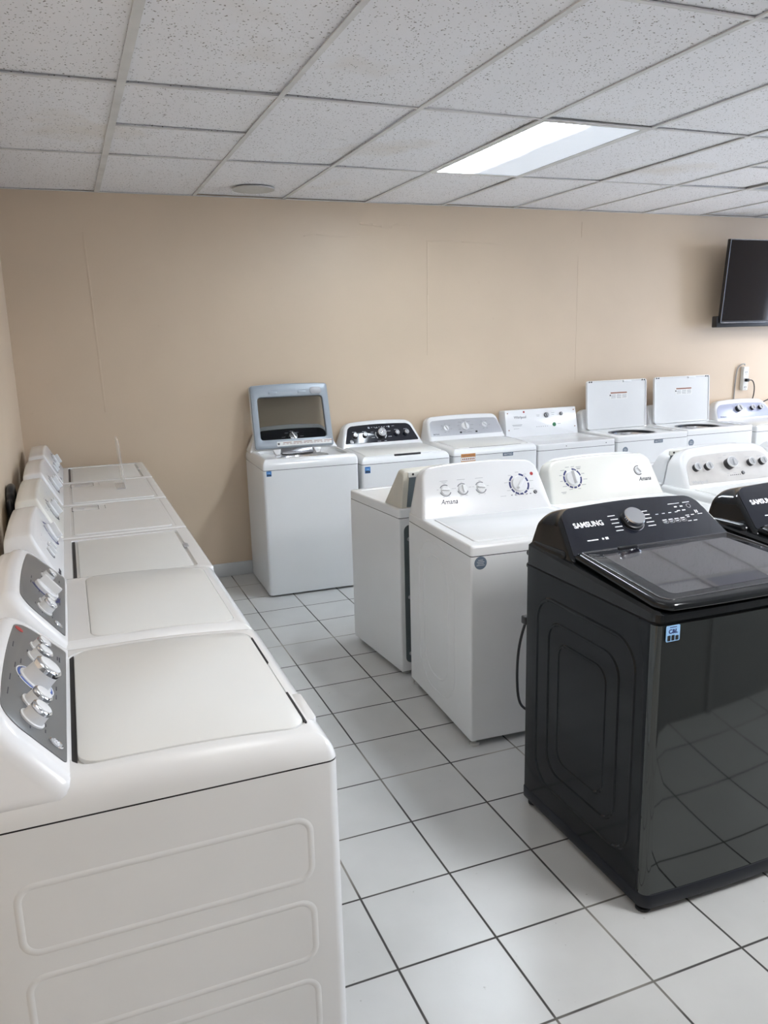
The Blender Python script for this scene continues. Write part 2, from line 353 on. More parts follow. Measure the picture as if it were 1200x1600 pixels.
class MB:
    def __init__(s): s.bm = bmesh.new()
    def loft(s, loops, cap0=True, cap1=True):
        rings = [[s.bm.verts.new(p) for p in lp] for lp in loops]
        n = len(rings[0])
        for a, b_ in zip(rings, rings[1:]):
            for i in range(n):
                j = (i + 1) % n
                try: s.bm.faces.new((a[i], a[j], b_[j], b_[i]))
                except ValueError: pass
        if cap0: s.bm.faces.new(rings[0][::-1])
        if cap1: s.bm.faces.new(rings[-1])
        return s
    def lp(s, pts, Mx, n): return [Mx @ Vector((p[0], p[1], n)) for p in pts]
    def slab(s, pts, Mx=ID, n0=0.0, n1=0.01, r=0.0, seg=3, r0=0.0):
        L = []
        if r0 > 0:
            for k in range(seg):
                a = PI / 2 * k / seg
                L.append(s.lp(inset(pts, r0 * (1 - math.sin(a))), Mx, n0 + r0 * (1 - math.cos(a))))
            L.append(s.lp(pts, Mx, n0 + r0))
        else: L.append(s.lp(pts, Mx, n0))
        if r > 0:
            L.append(s.lp(pts, Mx, n1 - r))
            for k in range(1, seg + 1):
                a = PI / 2 * k / seg
                L.append(s.lp(inset(pts, r * (1 - math.cos(a))), Mx, n1 - r + r * math.sin(a)))
        else: L.append(s.lp(pts, Mx, n1))
        return s.loft(L)
    def ring(s, outer, inner, Mx, n0, n1, r=0.0):
        L = [s.lp(inner, Mx, n0), s.lp(outer, Mx, n0)]
        if r > 0:
            L += [s.lp(outer, Mx, n1 - r), s.lp(inset(outer, r * .3), Mx, n1 - r * .3), s.lp(inset(outer, r), Mx, n1),
                  s.lp(inset(inner, -r), Mx, n1), s.lp(inset(inner, -r * .3), Mx, n1 - r * .3), s.lp(inner, Mx, n1 - r)]
        else: L += [s.lp(outer, Mx, n1), s.lp(inner, Mx, n1)]
        L.append(L[0])
        return s.loft(L, False, False)
    def box(s, x0, x1, y0, y1, z0, z1, r=0.0, seg=3):
        if r > 0:
            return s.slab(rrect(x0, x1, y0, y1, r, seg), ID, z0, z1, r, seg, r0=min(r, (z1 - z0) * .4))
        return s.slab([(x0, y0), (x1, y0), (x1, y1), (x0, y1)], ID, z0, z1)
    def lathe(s, prof, Mx=ID, seg=32, c=(0, 0)):
        """prof: (radius, n) pairs"""
        return s.loft([s.lp(ellipse(c[0], c[1], r, r, seg), Mx, n) for r, n in prof])
    def tube(s, path, r, seg=8, closed=False):
        P = [Vector(p) for p in path]; N = len(P); loops = []
        prev = None
        for i in range(N):
            if closed: t = P[(i + 1) % N] - P[i - 1]
            else: t = P[min(i + 1, N - 1)] - P[max(i - 1, 0)]
            t.normalize()
            if prev is None:
                a = t.orthogonal().normalized()
            else:
                a = (prev - t * prev.dot(t)).normalized()
            prev = a; b_ = t.cross(a)
            loops.append([P[i] + (a * math.cos(2 * PI * k / seg) + b_ * math.sin(2 * PI * k / seg)) * r for k in range(seg)])
        if closed: loops.append(loops[0]); return s.loft(loops, False, False)
        return s.loft(loops)
    def ridge(s, pts, Mx, wdt=0.006, hgt=0.002, closed=True):
        """a soft raised or sunk bead that follows pts on the plane of Mx"""
        o1 = inset(pts, -wdt); i1 = inset(pts, wdt)
        o2 = inset(pts, -wdt * .4); i2 = inset(pts, wdt * .4)
        return s.loft([s.lp(o1, Mx, -0.0005), s.lp(o2, Mx, hgt), s.lp(i2, Mx, hgt), s.lp(i1, Mx, -0.0005)], False, False)
    def dash(s, u, v, l, h, Mx, n=0.0, t=0.0006, ang=0):
        c, d = math.cos(ang), math.sin(ang)
        q = [(-l / 2, -h / 2), (l / 2, -h / 2), (l / 2, h / 2), (-l / 2, h / 2)]
        return s.slab([(u + a * c - b_ * d, v + a * d + b_ * c) for a, b_ in q], Mx, n - 0.0004, n + t)
    def arc(s, u, v, r0, r1, a0, a1, Mx, n=0.0, t=0.0008, seg=14):
        o = [(u + r1 * math.cos(a0 + (a1 - a0) * k / seg), v + r1 * math.sin(a0 + (a1 - a0) * k / seg)) for k in range(seg + 1)]
        i = [(u + r0 * math.cos(a0 + (a1 - a0) * k / seg), v + r0 * math.sin(a0 + (a1 - a0) * k / seg)) for k in range(seg, -1, -1)]
        return s.slab(o + i, Mx, n - 0.0004, n + t)
    def text(s, txt, size, u, v, Mx, n=0.0, bold=0.0, shear=0.0, sx=1.0, align='LEFT'):
        cu = bpy.data.curves.new('t', 'FONT'); cu.body = txt; cu.size = size; cu.offset = bold * size; cu.shear = shear
        cu.extrude = 0.0004; cu.align_x = align; cu.resolution_u = 3
        o = bpy.data.objects.new('t', cu); COL.objects.link(o)
        dg = bpy.context.evaluated_depsgraph_get()
        me = bpy.data.meshes.new_from_object(o.evaluated_get(dg))
        me.transform(Mx @ Matrix.Translation((u, v, n)) @ Matrix.Diagonal((sx, 1, 1, 1)))
        s.bm.from_mesh(me)
        bpy.data.objects.remove(o); bpy.data.curves.remove(cu); bpy.data.meshes.remove(me)
        return s
    def build(s, name, m, parent=None, sharp=35):
        bmesh.ops.recalc_face_normals(s.bm, faces=s.bm.faces)
        me = bpy.data.meshes.new(name); s.bm.to_mesh(me); s.bm.free()
        me.materials.append(M[m] if isinstance(m, str) else m)
        for p in me.polygons: p.use_smooth = True
        me.set_sharp_from_angle(angle=math.radians(sharp))
        o = bpy.data.objects.new(name, me); COL.objects.link(o)
        if parent: o.parent = parent
        return o
def thing(name, label, cat, loc=(0, 0, 0), rz=0.0, group=None):
    o = bpy.data.objects.new(name, None); COL.objects.link(o)
    o.empty_display_size = 0.1
    o.location = loc; o.rotation_euler = (0, 0, rz)
    o['label'] = label; o['category'] = cat
    if group: o['group'] = group
    return o
def tag(o, label, cat, group=None):
    o['label'] = label; o['category'] = cat
    if group: o['group'] = group
    return o
def struct(o): o['kind'] = 'structure'; return o

# ---------------------------------------------------------------- room shell
struct(MB().box(XL - 0.3, XR + 0.3, YF - 0.3, YB + 0.3, -0.12, 0.0).build('floor', 'floor'))
T = 0.15
b = MB().box(XL - T, XR + T, YB, YB + T, 0, H + 0.4)
# taped drywall joints and flaking paint standing slightly proud of the wall
def proud(b_, pts, wdt, dep=0.0022):
    for (x0, z0), (x1, z1) in zip(pts, pts[1:]):
        dx, dz = x1 - x0, z1 - z0; l = math.hypot(dx, dz); nx, nz = -dz / l * wdt / 2, dx / l * wdt / 2
        q = [(x0 - nx, z0 - nz), (x1 - nx, z1 - nz), (x1 + nx, z1 + nz), (x0 + nx, z0 + nz)]
        b_.slab(q, front_frame(YB), -0.002, dep, 0.0008, 2)
proud(b, [(2.317, 2.389), (2.312, 2.0), (2.306, 1.55)], 0.010)
proud(b, [(2.317, 2.389), (2.6, 2.388), (2.95, 2.378)], 0.008)
proud(b, [(-0.105, 2.40), (-0.095, 2.0), (-0.085, 1.6), (-0.076, 1.25)], 0.014, 0.0012)
proud(b, [(1.36, 2.405), (1.45, 2.418), (1.62, 2.405), (1.78, 2.41)], 0.007)
proud(b, [(1.78, 2.50), (1.88, 2.495), (1.95, 2.485), (2.03, 2.482), (2.08, 2.50)], 0.016, 0.004)
proud(b, [(2.08, 2.498), (2.19, 2.496)], 0.008)
proud(b, [(3.690, 2.56), (3.688, 2.44)], 0.010)
proud(b, [(3.66, 2.30), (3.66, 1.3)], 0.006, 0.001)
struct(b.build('wall_back', 'wall'))
b = MB().box(XL - T, XL, YF, YB, 0, H + 0.4)
struct(b.build('wall_left', 'wall'))
struct(MB().box(XL - T, XR + T, YF - T, YF, 0, H + 0.4).build('wall_front', 'wallfront'))
# right wall: two wide shop windows
wins = [(-6.3, -4.0), (-3.7, -1.4)]
b = MB()
b.box(XR, XR + T, YF, YB, 2.35, H + 0.4)
b.box(XR, XR + T, YF, YB, 0, 0.45)
es = [YF] + [v for wv in wins for v in wv] + [YB]
for i in range(0, len(es), 2): b.box(XR, XR + T, es[i], es[i + 1], 0.45, 2.35)
struct(b.build('wall_right', 'wall'))
for i, (y0, y1) in enumerate(wins):
    b = MB()
    for q in ((y0, y1, 0.45, 0.50), (y0, y1, 2.30, 2.35), (y0, y0 + .05, .5, 2.30), (y1 - .05, y1, .5, 2.30), ((y0 + y1) / 2 - .025, (y0 + y1) / 2 + .025, .5, 2.30)):
        b.box(XR + 0.05, XR + 0.11, q[0], q[1], q[2], q[3])
    struct(b.build('window_%d' % (i + 1), 'satin'))
b = MB(); b.box(1.30, 6.5, -5.22, -5.06, 0, 1.85, .004); b.box(2.17, 2.20, -5.062, -5.045, 0, 1.85)
struct(b.build('wall_divider', 'wallfront'))  # plain slab standing in for unseen refrigerators mirrored in the black washer
b = MB(); b.box(XL, XR, YB - 0.013, YB, 0, 0.10, 0.004); struct(b.build('baseboard_back', 'base'))
b = MB(); b.box(XL, XL + 0.013, YF, YB - 0.014, 0, 0.10, 0.004); struct(b.build('baseboard_left', 'base'))

# ceiling: grid of 2 x 4 ft tiles (rows along the back wall first), T-bar runners
TX, TY, Q = 0.6096, 1.2192, 1.102
ys = [0.0, -Q] + [-Q - TY * k for k in range(1, 9)]
ci0, ci1 = -1, 20
LIT = {(3, 1)}; OFF = {(7, 1)}; EXTRA = [(0, 3), (3, 4), (7, 3), (11, 1), (11, 3)]; POWER = [2.2, 35, 13, 30, 30]  # first EXTRA panel is unseen, added to brighten the left row and wall
half = {(0, 1): -1.70, (6, 1): -1.72}
b = MB(); rb = MB()
rng = random.Random(3)
for i in range(ci0, ci1):
    for j in range(len(ys) - 1):
        if (i, j) in LIT | OFF or (i, j) in EXTRA: continue
        x0, x1 = i * TX, (i + 1) * TX
        y1, y0 = ys[j], ys[j + 1]
        x0 = max(x0, XL); x1 = min(x1, XR)
        if x1 - x0 < 0.05 or y0 < YF - 1: continue
        parts_ = [(y0, y1)]
        if (i, j) in half: parts_ = [(y0, half[(i, j)]), (half[(i, j)], y1)]
        for (a0, a1) in parts_:
            g_ = 0.002
            t1, t2 = rng.uniform(-.007, .007), rng.uniform(-.006, .006)
            c = [(x0 + g_, a0 + g_), (x1 - g_, a0 + g_), (x1 - g_, a1 - g_), (x0 + g_, a1 - g_)]
            z = H + 0.006
            vs = [b.bm.verts.new((p[0], p[1], z + max(0, t1 * (1 if k in (0, 3) else -1)) + max(0, t2 * (1 if k < 2 else -1)))) for k, p in enumerate(c)]
            vt = [b.bm.verts.new((v.co.x, v.co.y, H + 0.03)) for v in vs]
            b.bm.faces.new(vs[::-1]); b.bm.faces.new(vt)
            for k in range(4): b.bm.faces.new((vs[k], vs[(k + 1) % 4], vt[(k + 1) % 4], vt[k]))
struct(b.build('ceiling', 'ceil'))
HB = 0.011
for i in range(ci0 + 1, ci1):
    x = i * TX
    if x > XR: continue
    k = 0.016 if i == 0 else HB
    rb.box(x - k, x + k, YF, -0.0005, H, H + 0.005)
for y in ys[1:]:
    if y < YF: continue
    rb.box(XL, XR, y - HB * .8, y + HB * .8, H + 0.0006, H + 0.0054)
for (i, j), y in half.items(): rb.box(i * TX, (i + 1) * TX, y - HB * .7, y + HB * .7, H + 0.0008, H + 0.0052)
rb.box(XL, XR, -0.02, 0, H + 0.0009, H + 0.004)
struct(rb.build('trim_1', 'tbar'))
struct(MB().box(XL - T, XR + T, YF - T, YB + T, H + 0.36, H + 0.4).build('trim_2', 'dark'))
def ceiling_stain(cx, cy, s, n, seed, drop=0.0):
    r_ = random.Random(seed); pts = []
    for k in range(n):
        a_ = 2 * PI * k / n; q = s * (0.55 + 0.45 * r_.random())
        pts.append((cx + q * math.cos(a_), cy + q * .55 * math.sin(a_)))
    return pts
# round plate
b = MB(); b.slab(ellipse(0.94, -0.333, 0.135, 0.135, 40), ID, H - 0.004, H + 0.004, 0)
pl = b.build('ceiling_plate', 'plate'); tag(pl, 'round grey flush plate in the ceiling tile nearest the back wall', 'ceiling plate')

def troffer(i, j, lit, label, grp=None, full=False):
    x0, x1 = i * TX + HB, (i + 1) * TX - HB; y1, y0 = ys[j] - HB, ys[j + 1] + HB
    cx, cy = (x0 + x1) / 2, (y0 + y1) / 2; hx, hy = (x1 - x0) / 2, (y1 - y0) / 2
    t = thing('ceiling_light', label, 'ceiling light', (cx, cy, H), 0, grp)
    b = MB(); b.box(-hx, hx, -hy, hy, 0.03, 0.12); b.build('housing', 'tbar', t)
    b = MB(); b.ring([(-hx, -hy), (hx, -hy), (hx, hy), (-hx, hy)], [(-hx + .02, -hy + .02), (hx - .02, -hy + .02), (hx - .02, hy - .02), (-hx + .02, hy - .02)], ID, 0.0, 0.03)
    b.build('frame', 'tbar', t)
    b = MB(); b.box(-hx + .0205, hx - .0205, -hy + .0205, hy - .0205, 0.004, 0.010); b.build('diffuser', lampfull(full) if full else 'lamp' if lit else 'lampoff', t)
    return t
troffer(3, 1, True, 'lit fluorescent ceiling panel, its left side glowing brightest, over the middle aisle')
troffer(7, 1, False, 'unlit grey fluorescent ceiling panel at the right edge of the ceiling')
for k, (i, j) in enumerate(EXTRA):
    troffer(i, j, True, ['lit ceiling panel over the nearest machines of the left row', 'lit ceiling panel behind the camera over the aisle', 'lit ceiling panel over the middle of the room', 'lit ceiling panel at the back near the right wall', 'lit ceiling panel near the right wall and the windows'][k], None, POWER[k])

# ---------------------------------------------------------------- appliance parts
def arch(pts, wd, h, rise):
    return [(u, v + rise * (1 - min(1, (2 * u / wd)) ** 2) * max(0, v / h)) if u >= 0 else (u, v + rise * (1 - min(1, (-2 * u / wd)) ** 2) * max(0, v / h)) for u, v in pts]

class Machine:
    """local axes: x across, front towards -y, origin on the floor under the middle"""
    def __init__(s, name, label, cat, loc, rz, w_, d, group=None):
        s.t = thing(name, label, cat, loc, rz, group); s.w = w_; s.d = d
        s.f = -d / 2; s.bk = d / 2
    def cabinet(s, z1, z0=0.025, r=0.012, m='panel', bulge=0.0, ribs=None, rfront=None, top_open=True):
        rf = rfront or r; hw = s.w / 2
        pts = rpoly([(-hw, s.f), (hw, s.f), (hw, s.bk), (-hw, s.bk)], [rf, rf, r, r], 6, 10)
        if bulge: pts = [(u, v - bulge * (1 - (u / hw) ** 2)) if v < s.f + 0.02 else (u, v) for u, v in pts]
        b = MB()
        b.loft([b.lp(inset(pts, .004), ID, z0), b.lp(pts, ID, z0 + .004), b.lp(pts, ID, z1)], True, not top_open)
        if ribs: ribs(b, s)
        s.cab = b.build('cabinet', m, s.t, 30); s.pts = pts; s.seam = z1
        return s
    def feet(s, m='rubber', inset_=0.05, h=0.025, r=0.022):
        for sx in (-1, 1):
            for sy in (-1, 1):
                b = MB(); b.lathe([(r, 0.0), (r, h * .35), (r * .8, h * .5), (r * .45, h * .55), (r * .45, h + .003)], ID, 20, (sx * (s.w / 2 - inset_), sy * (s.d / 2 - inset_)))
                b.build('foot', m, s.t)
        return s
    def deck(s, z, hole, depth=0.006, m='white', r=(0.012, 0.012), over=0.0, gap=0.0032, rcorner=0.02, tub=None, seg=5, frontdrop=0.0, rc=0.014):
        """top deck with a sunk place for the lid; hole = (x0,x1,y0,y1)"""
        hw = s.w / 2 + over; N = 6; E = 6
        z0 = s.seam + gap
        pts = rrect(-hw, hw, s.f - over, s.bk, rc, N, E)
        b = MB(); rx, rz_ = r
        L = [b.lp(inset(pts, .012), ID, z0), b.lp(pts, ID, z0)]
        def drop(p, zz):
            t_ = (p[1] - s.f) / 0.35
            return zz - (frontdrop * max(0, 1 - t_) ** 2 if frontdrop else 0)
        for k in range(seg + 1):
            a_ = PI / 2 * k / seg
            dd = rx * (1 - math.cos(a_))
            q = rrect(-hw + dd, hw - dd, s.f - over + dd, s.bk - dd, max(0.003, rc - dd), N, E)
            L.append([Vector((p[0], p[1], max(z0 + .001 * (k + 1), drop(p, z - rz_ + rz_ * math.sin(a_))))) for p in q])
        hp = rrect(hole[0], hole[1], hole[2], hole[3], rcorner, N, E)
        L.append([Vector((p[0], p[1], drop(p, z))) for p in hp])
        L.append([Vector((p[0], p[1], drop(p, z) - depth)) for p in inset(hp, 0.002)])
        b.loft(L, False, tub is None)
        if tub is not None:   # shelf with a round mouth
            cx, cy, rr = tub
            n = len(hp)
            # polar sorted ellipse matched to the hole outline
            mouth = []
            for p in hp:
                a_ = math.atan2(p[1] - cy, p[0] - cx); mouth.append((cx + rr * math.cos(a_), cy + rr * .93 * math.sin(a_)))
            lo = [Vector((p[0], p[1], z - depth)) for p in inset(hp, 0.002)]
            b.loft([lo, [Vector((p[0], p[1], z - depth - .003)) for p in mouth], [Vector((p[0], p[1], z - depth - .05)) for p in mouth]], False, False)
        s.z = z; s.hole = hole
        s.dk = b.build('top_deck', m, s.t, 30)
        # dark seam under the deck
        b = MB(); q = inset(s.pts, 0.0022)
        b.loft([b.lp(q, ID, s.seam - .006), b.lp(q, ID, s.seam + gap + .0005)], False, False); b.build('deck_seam', 'dark', s.t)
        return s
    def lid(s, rise=0.003, m='lid', gapw=0.003, rcorner=0.018, r=0.003, backgap=0.0, frontdrop=0.0, t=0.012):
        x0, x1, y0, y1 = s.hole
        pts = rrect(x0 + gapw, x1 - gapw, y0 + gapw, y1 - gapw - backgap, rcorner, 6, 6)
        b = MB()
        def dz(p): 
            t_ = (p[1] - s.f) / 0.35
            return frontdrop * max(0, 1 - t_) ** 2
        L = []
        zt = s.z + rise; zb = s.z - 0.0055
        for q, zz in ((pts, zb), (pts, zt - r), (inset(pts, r * .3), zt - r * .3), (inset(pts, r), zt)):
            L.append([Vector((p[0], p[1], zz - dz(p))) for p in q])
        # dense inner ring so that the surface follows the slope
        b.loft(L)
        o = b.build('lid', m, s.t, 30)
        if backgap:
            b = MB(); b.box(x0 + .01, x1 - .01, y1 - backgap - .002, y1 - .003, s.z - .0062, s.z - .004); b.build('hinge_gap', 'dark', s.t)
        return o
    def console(s, zt, cd_, ct, wb, wt, R_=0.03, rise=0.01, er=0.012, m='console', h_side=None, backm=None, yb=None, flare=0.0, n=8, back_w=None):
        """sloping control console; cd_/ct = distance of the face's foot/top from the rear"""
        yb_ = s.bk - cd_; yt = s.bk - ct; zb = s.z - 0.002
        V = Vector((0, yt - yb_, zt - rise - zb)); h = V.length
        s.F = frame((0, yb_, zb), (1, 0, 0), V); s.h = h
        pts = rpoly([(-wb / 2, -er), (wb / 2, -er), (wt / 2, h), (-wt / 2, h)], [er + .003, er + .003, R_, R_], n, 12)
        pts = arch(pts, wt, h, rise); s.outl = pts
        b = MB(); L = []
        for k in range(5):
            a_ = PI / 2 * k / 4
            L.append(b.lp(inset(pts, er * (1 - math.sin(a_))), s.F, -er * (1 - math.cos(a_))))
        Lf = L[-1]
        yback = s.bk - 0.004 if yb is None else yb
        bw = (back_w or 1.0)
        def bp(t_):
            out = []
            for p in Lf:
                if p.z <= zb + 0.004 and p.y > yback: q = p.copy()
                else: q = Vector((p.x * (1 + (bw - 1) * t_), p.y + (yback - p.y) * t_, p.z - 0.010 * t_ * t_ * max(0, (p.z - zb) / (zt - zb))))
                out.append(q)
            return out
        for t_ in (0.33, 0.66, 0.92, 1.0):
            L.append(bp(t_))
        L[-1] = [Vector((p.x * .992, p.y, zb + (p.z - zb) * .97)) for p in L[-1]]
        b.loft(L)
        s.cons = b.build('console', m, s.t, 40)
        s.yback = yback; s.zt = zt; s.wt = wt; s.wb = wb
        return s
    def fascia(s, v0, v1, wb, wt, R_=0.02, rise=0.0, m='greyfascia', t=0.0018, radii=None):
        h = v1 - v0
        pts = rpoly([(-wb / 2, 0), (wb / 2, 0), (wt / 2, h), (-wt / 2, h)], radii or [0.008, 0.008, R_, R_], 8, 8)
        pts = arch(pts, wt, h, rise); pts = [(u, v + v0) for u, v in pts]
        b = MB(); b.slab(pts, s.F, -0.002, t, 0.0008, 2); s.fa = b.build('control_panel', m, s.t, 40)
        s.n = t
        return s
    def knob(s, u, v, kind='chrome', r=0.02, ang=0.3, ring=None, n=None):
        n = getattr(s, 'n', 0.0) if n is None else n
        F = s.F @ Matrix.Translation((u, v, n)); hgt = r * 1.25
        if kind == 'chrome':
            b = MB(); b.lathe([(r * 1.18, -.001), (r * 1.18, .003), (r * 1.0, .004), (r * .92, hgt * .8), (r * .9, hgt * .8)], F, 36)
            k = b.build('knob', 'knobwhite', s.t)
            b = MB(); b.lathe([(r * .93, hgt * .78), (r * .95, hgt), (r * .85, hgt * 1.08), (r * .80, hgt * 1.09)], F, 36); b.build('knob_cap', 'chrome', k)
            b = MB(); b.slab(ellipse(0, 0, r * .76, r * .76, 28), F, hgt * 1.09, hgt * 1.13, .0006, 2); b.build('knob_face', 'knobwhite', k)
        elif kind == 'steel':      # metal face, grip ridge, dark body
            b = MB(); b.lathe([(r * 1.05, -.001), (r * 1.0, .004), (r * .92, hgt * .75)], F, 32)
            k = b.build('knob', 'black', s.t)
            b = MB(); b.lathe([(r * .95, hgt * .7), (r * .97, hgt * .92), (r * .88, hgt)], F, 32)
            Fa = F @ Matrix.Rotation(ang, 4, 'Z')
            b.slab(rrect(-r * .16, r * .16, -r * .84, r * .84, r * .12, 3), Fa, hgt * .95, hgt * 1.3, r * .08, 2); b.build('knob_cap', 'satin', k)
        elif kind == 'silver':     # dark body, pale rim, grey face
            b = MB(); b.lathe([(r * .98, -.001), (r * .96, hgt * .8)], F, 32); k = b.build('knob', 'black', s.t)
            b = MB(); b.lathe([(r * 1.0, hgt * .8), (r * 1.04, hgt * 1.0), (r * .95, hgt * 1.08), (r * .88, hgt * 1.04)], F, 32); b.build('knob_rim', 'knobwhite', k)
            Fa = F @ Matrix.Rotation(ang, 4, 'Z')
            b = MB(); b.slab(ellipse(0, 0, r * .88, r * .88, 28), F, hgt * 1.0, hgt * 1.06)
            b.slab(rpoly([(-r * .22, -r * .7), (r * .22, -r * .7), (0, r * .75)], r * .05, 3), Fa, hgt * 1.03, hgt * 1.28, r * .06, 2)
            b.build('knob_face', 'knobgrey', k)
        elif kind == 'dial':       # flat white dial with a raised grip bar
            b = MB(); b.lathe([(r, -.001), (r * .98, r * .22), (r * .9, r * .30), (r * .88, r * .30)], F, 36)
            Fa = F @ Matrix.Rotation(ang, 4, 'Z')
            b.slab(rpoly([(-r * .17, -r * .8), (r * .17, -r * .8), (r * .10, r * .86), (-r * .10, r * .86)], r * .09, 4), Fa, r * .25, r * .85, r * .08, 3)
            k = b.build('knob', 'knobwhite', s.t)
        elif kind == 'plain':
            b = MB(); b.lathe([(r, -.001), (r * .97, hgt * .5), (r * .85, hgt * .6)], F, 28); k = b.build('knob', 'satin_dark', s.t)
            Fa = F @ Matrix.Rotation(.4, 4, 'Z')
            b = MB(); b.slab(rrect(-r * .15, r * .15, -r * .8, r * .8, r * .1, 3), Fa, hgt * .55, hgt * .9, r * .06, 2); b.build('knob_grip', 'knobgrey', k)
        elif kind == 'button':
            b = MB(); b.lathe([(r, -.001), (r, .004), (r * .85, .006)], F, 24); k = b.build('start_button', 'black', s.t)
            b = MB(); b.arc(0, 0, r * .5, r * .62, 0, 5.6, F, .006); b.build('button_mark', 'whiteprint', k)
            return k
        if ring:
            mm, spans = ring
            b = MB()
            for a0, a1 in spans: b.arc(u, v, r * 1.12, r * 1.34, a0, a1, s.F, n)
            o = b.build('dial_ring', mm, s.t)
        return k
    def marks(s, items, m='print', name='printed_marks'):
        """items: (u, v, length, height)"""
        b = MB(); n = getattr(s, 'n', 0.0)
        for it in items: b.dash(it[0], it[1], it[2], it[3], s.F, n, 0.0005, it[4] if len(it) > 4 else 0)
        return b.build(name, m, s.t)
    def around(s, u, v, r, k=6, a0=0.4, a1=2 * PI - .4, seed=1, l=0.02):
        """positions of short printed words round a dial, left out at the bottom"""
        rr = random.Random(seed); out = []
        for q in range(k):
            a_ = -PI / 2 + a0 + (a1 - a0) * q / max(1, k - 1)
            ll = l * rr.uniform(.6, 1.1)
            c = math.cos(a_)
            out.append((u + (r + (ll / 2) * abs(c)) * c, v + r * math.sin(a_) , ll, 0.0022))
        return out
    def logo(s, txt, size, u, v, m='darkprint', bold=0.0, shear=0.0, sx=1.0):
        b = MB(); b.text(txt, size, u, v, s.F, getattr(s, 'n', 0.0) + .0003, bold, shear, sx)
        return b.build('brand_lettering', m, s.t)
    def badge(s, u, v, r=0.013):
        F = s.F @ Matrix.Translation((u, v, getattr(s, 'n', 0)))
        b = MB(); b.lathe([(r, -.001), (r, .002), (r * .85, .003), (r * .82, .0015)], F, 28)
        k = b.build('round_badge', 'chrome', s.t)
        b = MB(); b.lathe([(r * .78, .0008), (r * .76, .0022)], F, 28); b.build('badge_field', 'knobgrey', k)
        b = MB(); b.text('GE', r * 1.0, -r * .02, -r * .34, F, .0026, .01, .25, 1, 'CENTER'); b.build('badge_lettering', 'whiteprint', k)
    def sticker(s, x, z, wd, ht, kind, name='sticker'):
        F = front_frame(s.f - getattr(s, 'bulge', 0.0)) if not isinstance(kind, tuple) else kind[1]
        F = F @ Matrix.Translation((x, z, 0))
        kd = kind if isinstance(kind, str) else kind[0]
        t = 0.0008
        if kd == 'cl':
            b = MB(); b.slab(rrect(0, wd, 0, ht, wd * .08, 3), F, -.001, t); k = b.build(name, 'lightblue' if wd > .04 else 'bluesticker', s.t)
            b = MB(); b.text('C&L', wd * .36, wd * .5, ht * .52, F, t + .0003, .03, 0, 1, 'CENTER'); b.build('sticker_lettering', 'navyprint' if wd > .04 else 'lightblue', k)
            b = MB()
            for q in range(3): b.slab(rrect(wd * (.10 + .29 * q), wd * (.32 + .29 * q), ht * .06, ht * (.40 - .05 * (q == 2)), wd * .02, 2), F, t - .0002, t + .0006)
            b.build('sticker_pictograms', 'black', k)
            b = MB(); b.dash(wd * .5, ht * .90, wd * .5, ht * .05, F, t, .0005); b.build('sticker_line', 'navyprint', k)
        elif kd == 'round':
            r = wd / 2
            b = MB(); b.slab(ellipse(0, 0, r, r, 28), F, -.001, t); k = b.build(name, 'greysticker', s.t)
            b = MB()
            for q, l in enumerate((.8, 1.2, 1.0, 1.3)): b.dash(0, r * (.42 - .26 * q), r * l, r * .10, F, t, .0004)
            b.build('sticker_printing', 'lightprint', k)
        elif kd == 'orange':
            b = MB(); b.slab(rrect(0, wd, 0, ht, .001, 2), F, -.001, t); k = b.build(name, 'orange', s.t)
            b = MB(); b.slab([(wd * .02, ht * .36), (wd * .98, ht * .36), (wd * .98, ht * .68), (wd * .02, ht * .68)], F, t - .0002, t + .0004); b.build('sticker_band', 'paper', k)
            b = MB()
            for q in range(7): b.dash(wd * (.12 + .128 * q), ht * .52, wd * .085, ht * .15, F, t + .0004, .0004)
            b.dash(wd * .5, ht * .83, wd * .8, ht * .08, F, t, .0004); b.dash(wd * .5, ht * .18, wd * .7, ht * .07, F, t, .0004)
            b.build('sticker_printing', 'brownprint', k)
        return k
    def plate_logo(s, x, z, wd, ht, txt='MAYTAG'):
        F = front_frame(s.f) @ Matrix.Translation((x, z, 0))
        b = MB(); b.slab(rrect(0, wd, 0, ht, .002, 2), F, -.001, .002, .0005, 2); k = b.build('brand_plate', 'greysticker', s.t)
        b = MB(); b.text(txt, ht * .75, wd * .5, ht * .24, F, .0024, .02, 0, (wd * .85) / (ht * .75 * .72 * len(txt)), 'CENTER'); b.build('plate_lettering', 'lightprint', k)
    def cord(s, path, r=0.005, m='black', name='power_cord'):
        b = MB(); b.tube(smooth(path), r, 8); return b.build(name, m, s.t)
def smooth(path, k=6):
    P = [Vector(p) for p in path]; out = []
    for i in range(len(P) - 1):
        p0, p1, p2, p3 = P[max(i - 1, 0)], P[i], P[i + 1], P[min(i + 2, len(P) - 1)]
        for q in range(k):
            t = q / k
            out.append(0.5 * ((2 * p1) + (-p0 + p2) * t + (2 * p0 - 5 * p1 + 4 * p2 - p3) * t * t + (-p0 + 3 * p1 - 3 * p2 + p3) * t ** 3))
    out.append(P[-1]); return out

RINGA = [(-4.5, -3.6), (-3.45, -2.9), (-2.75, -2.2), (-2.05, -1.75)]
def amana_ring():
    return [(2.15, 2.75), (2.85, 3.5), (3.6, 4.0), (4.1, 4.5), (4.62, 4.95), (5.1, 5.5), (5.6, 6.35), (6.5, 7.1), (7.2, 7.7)]

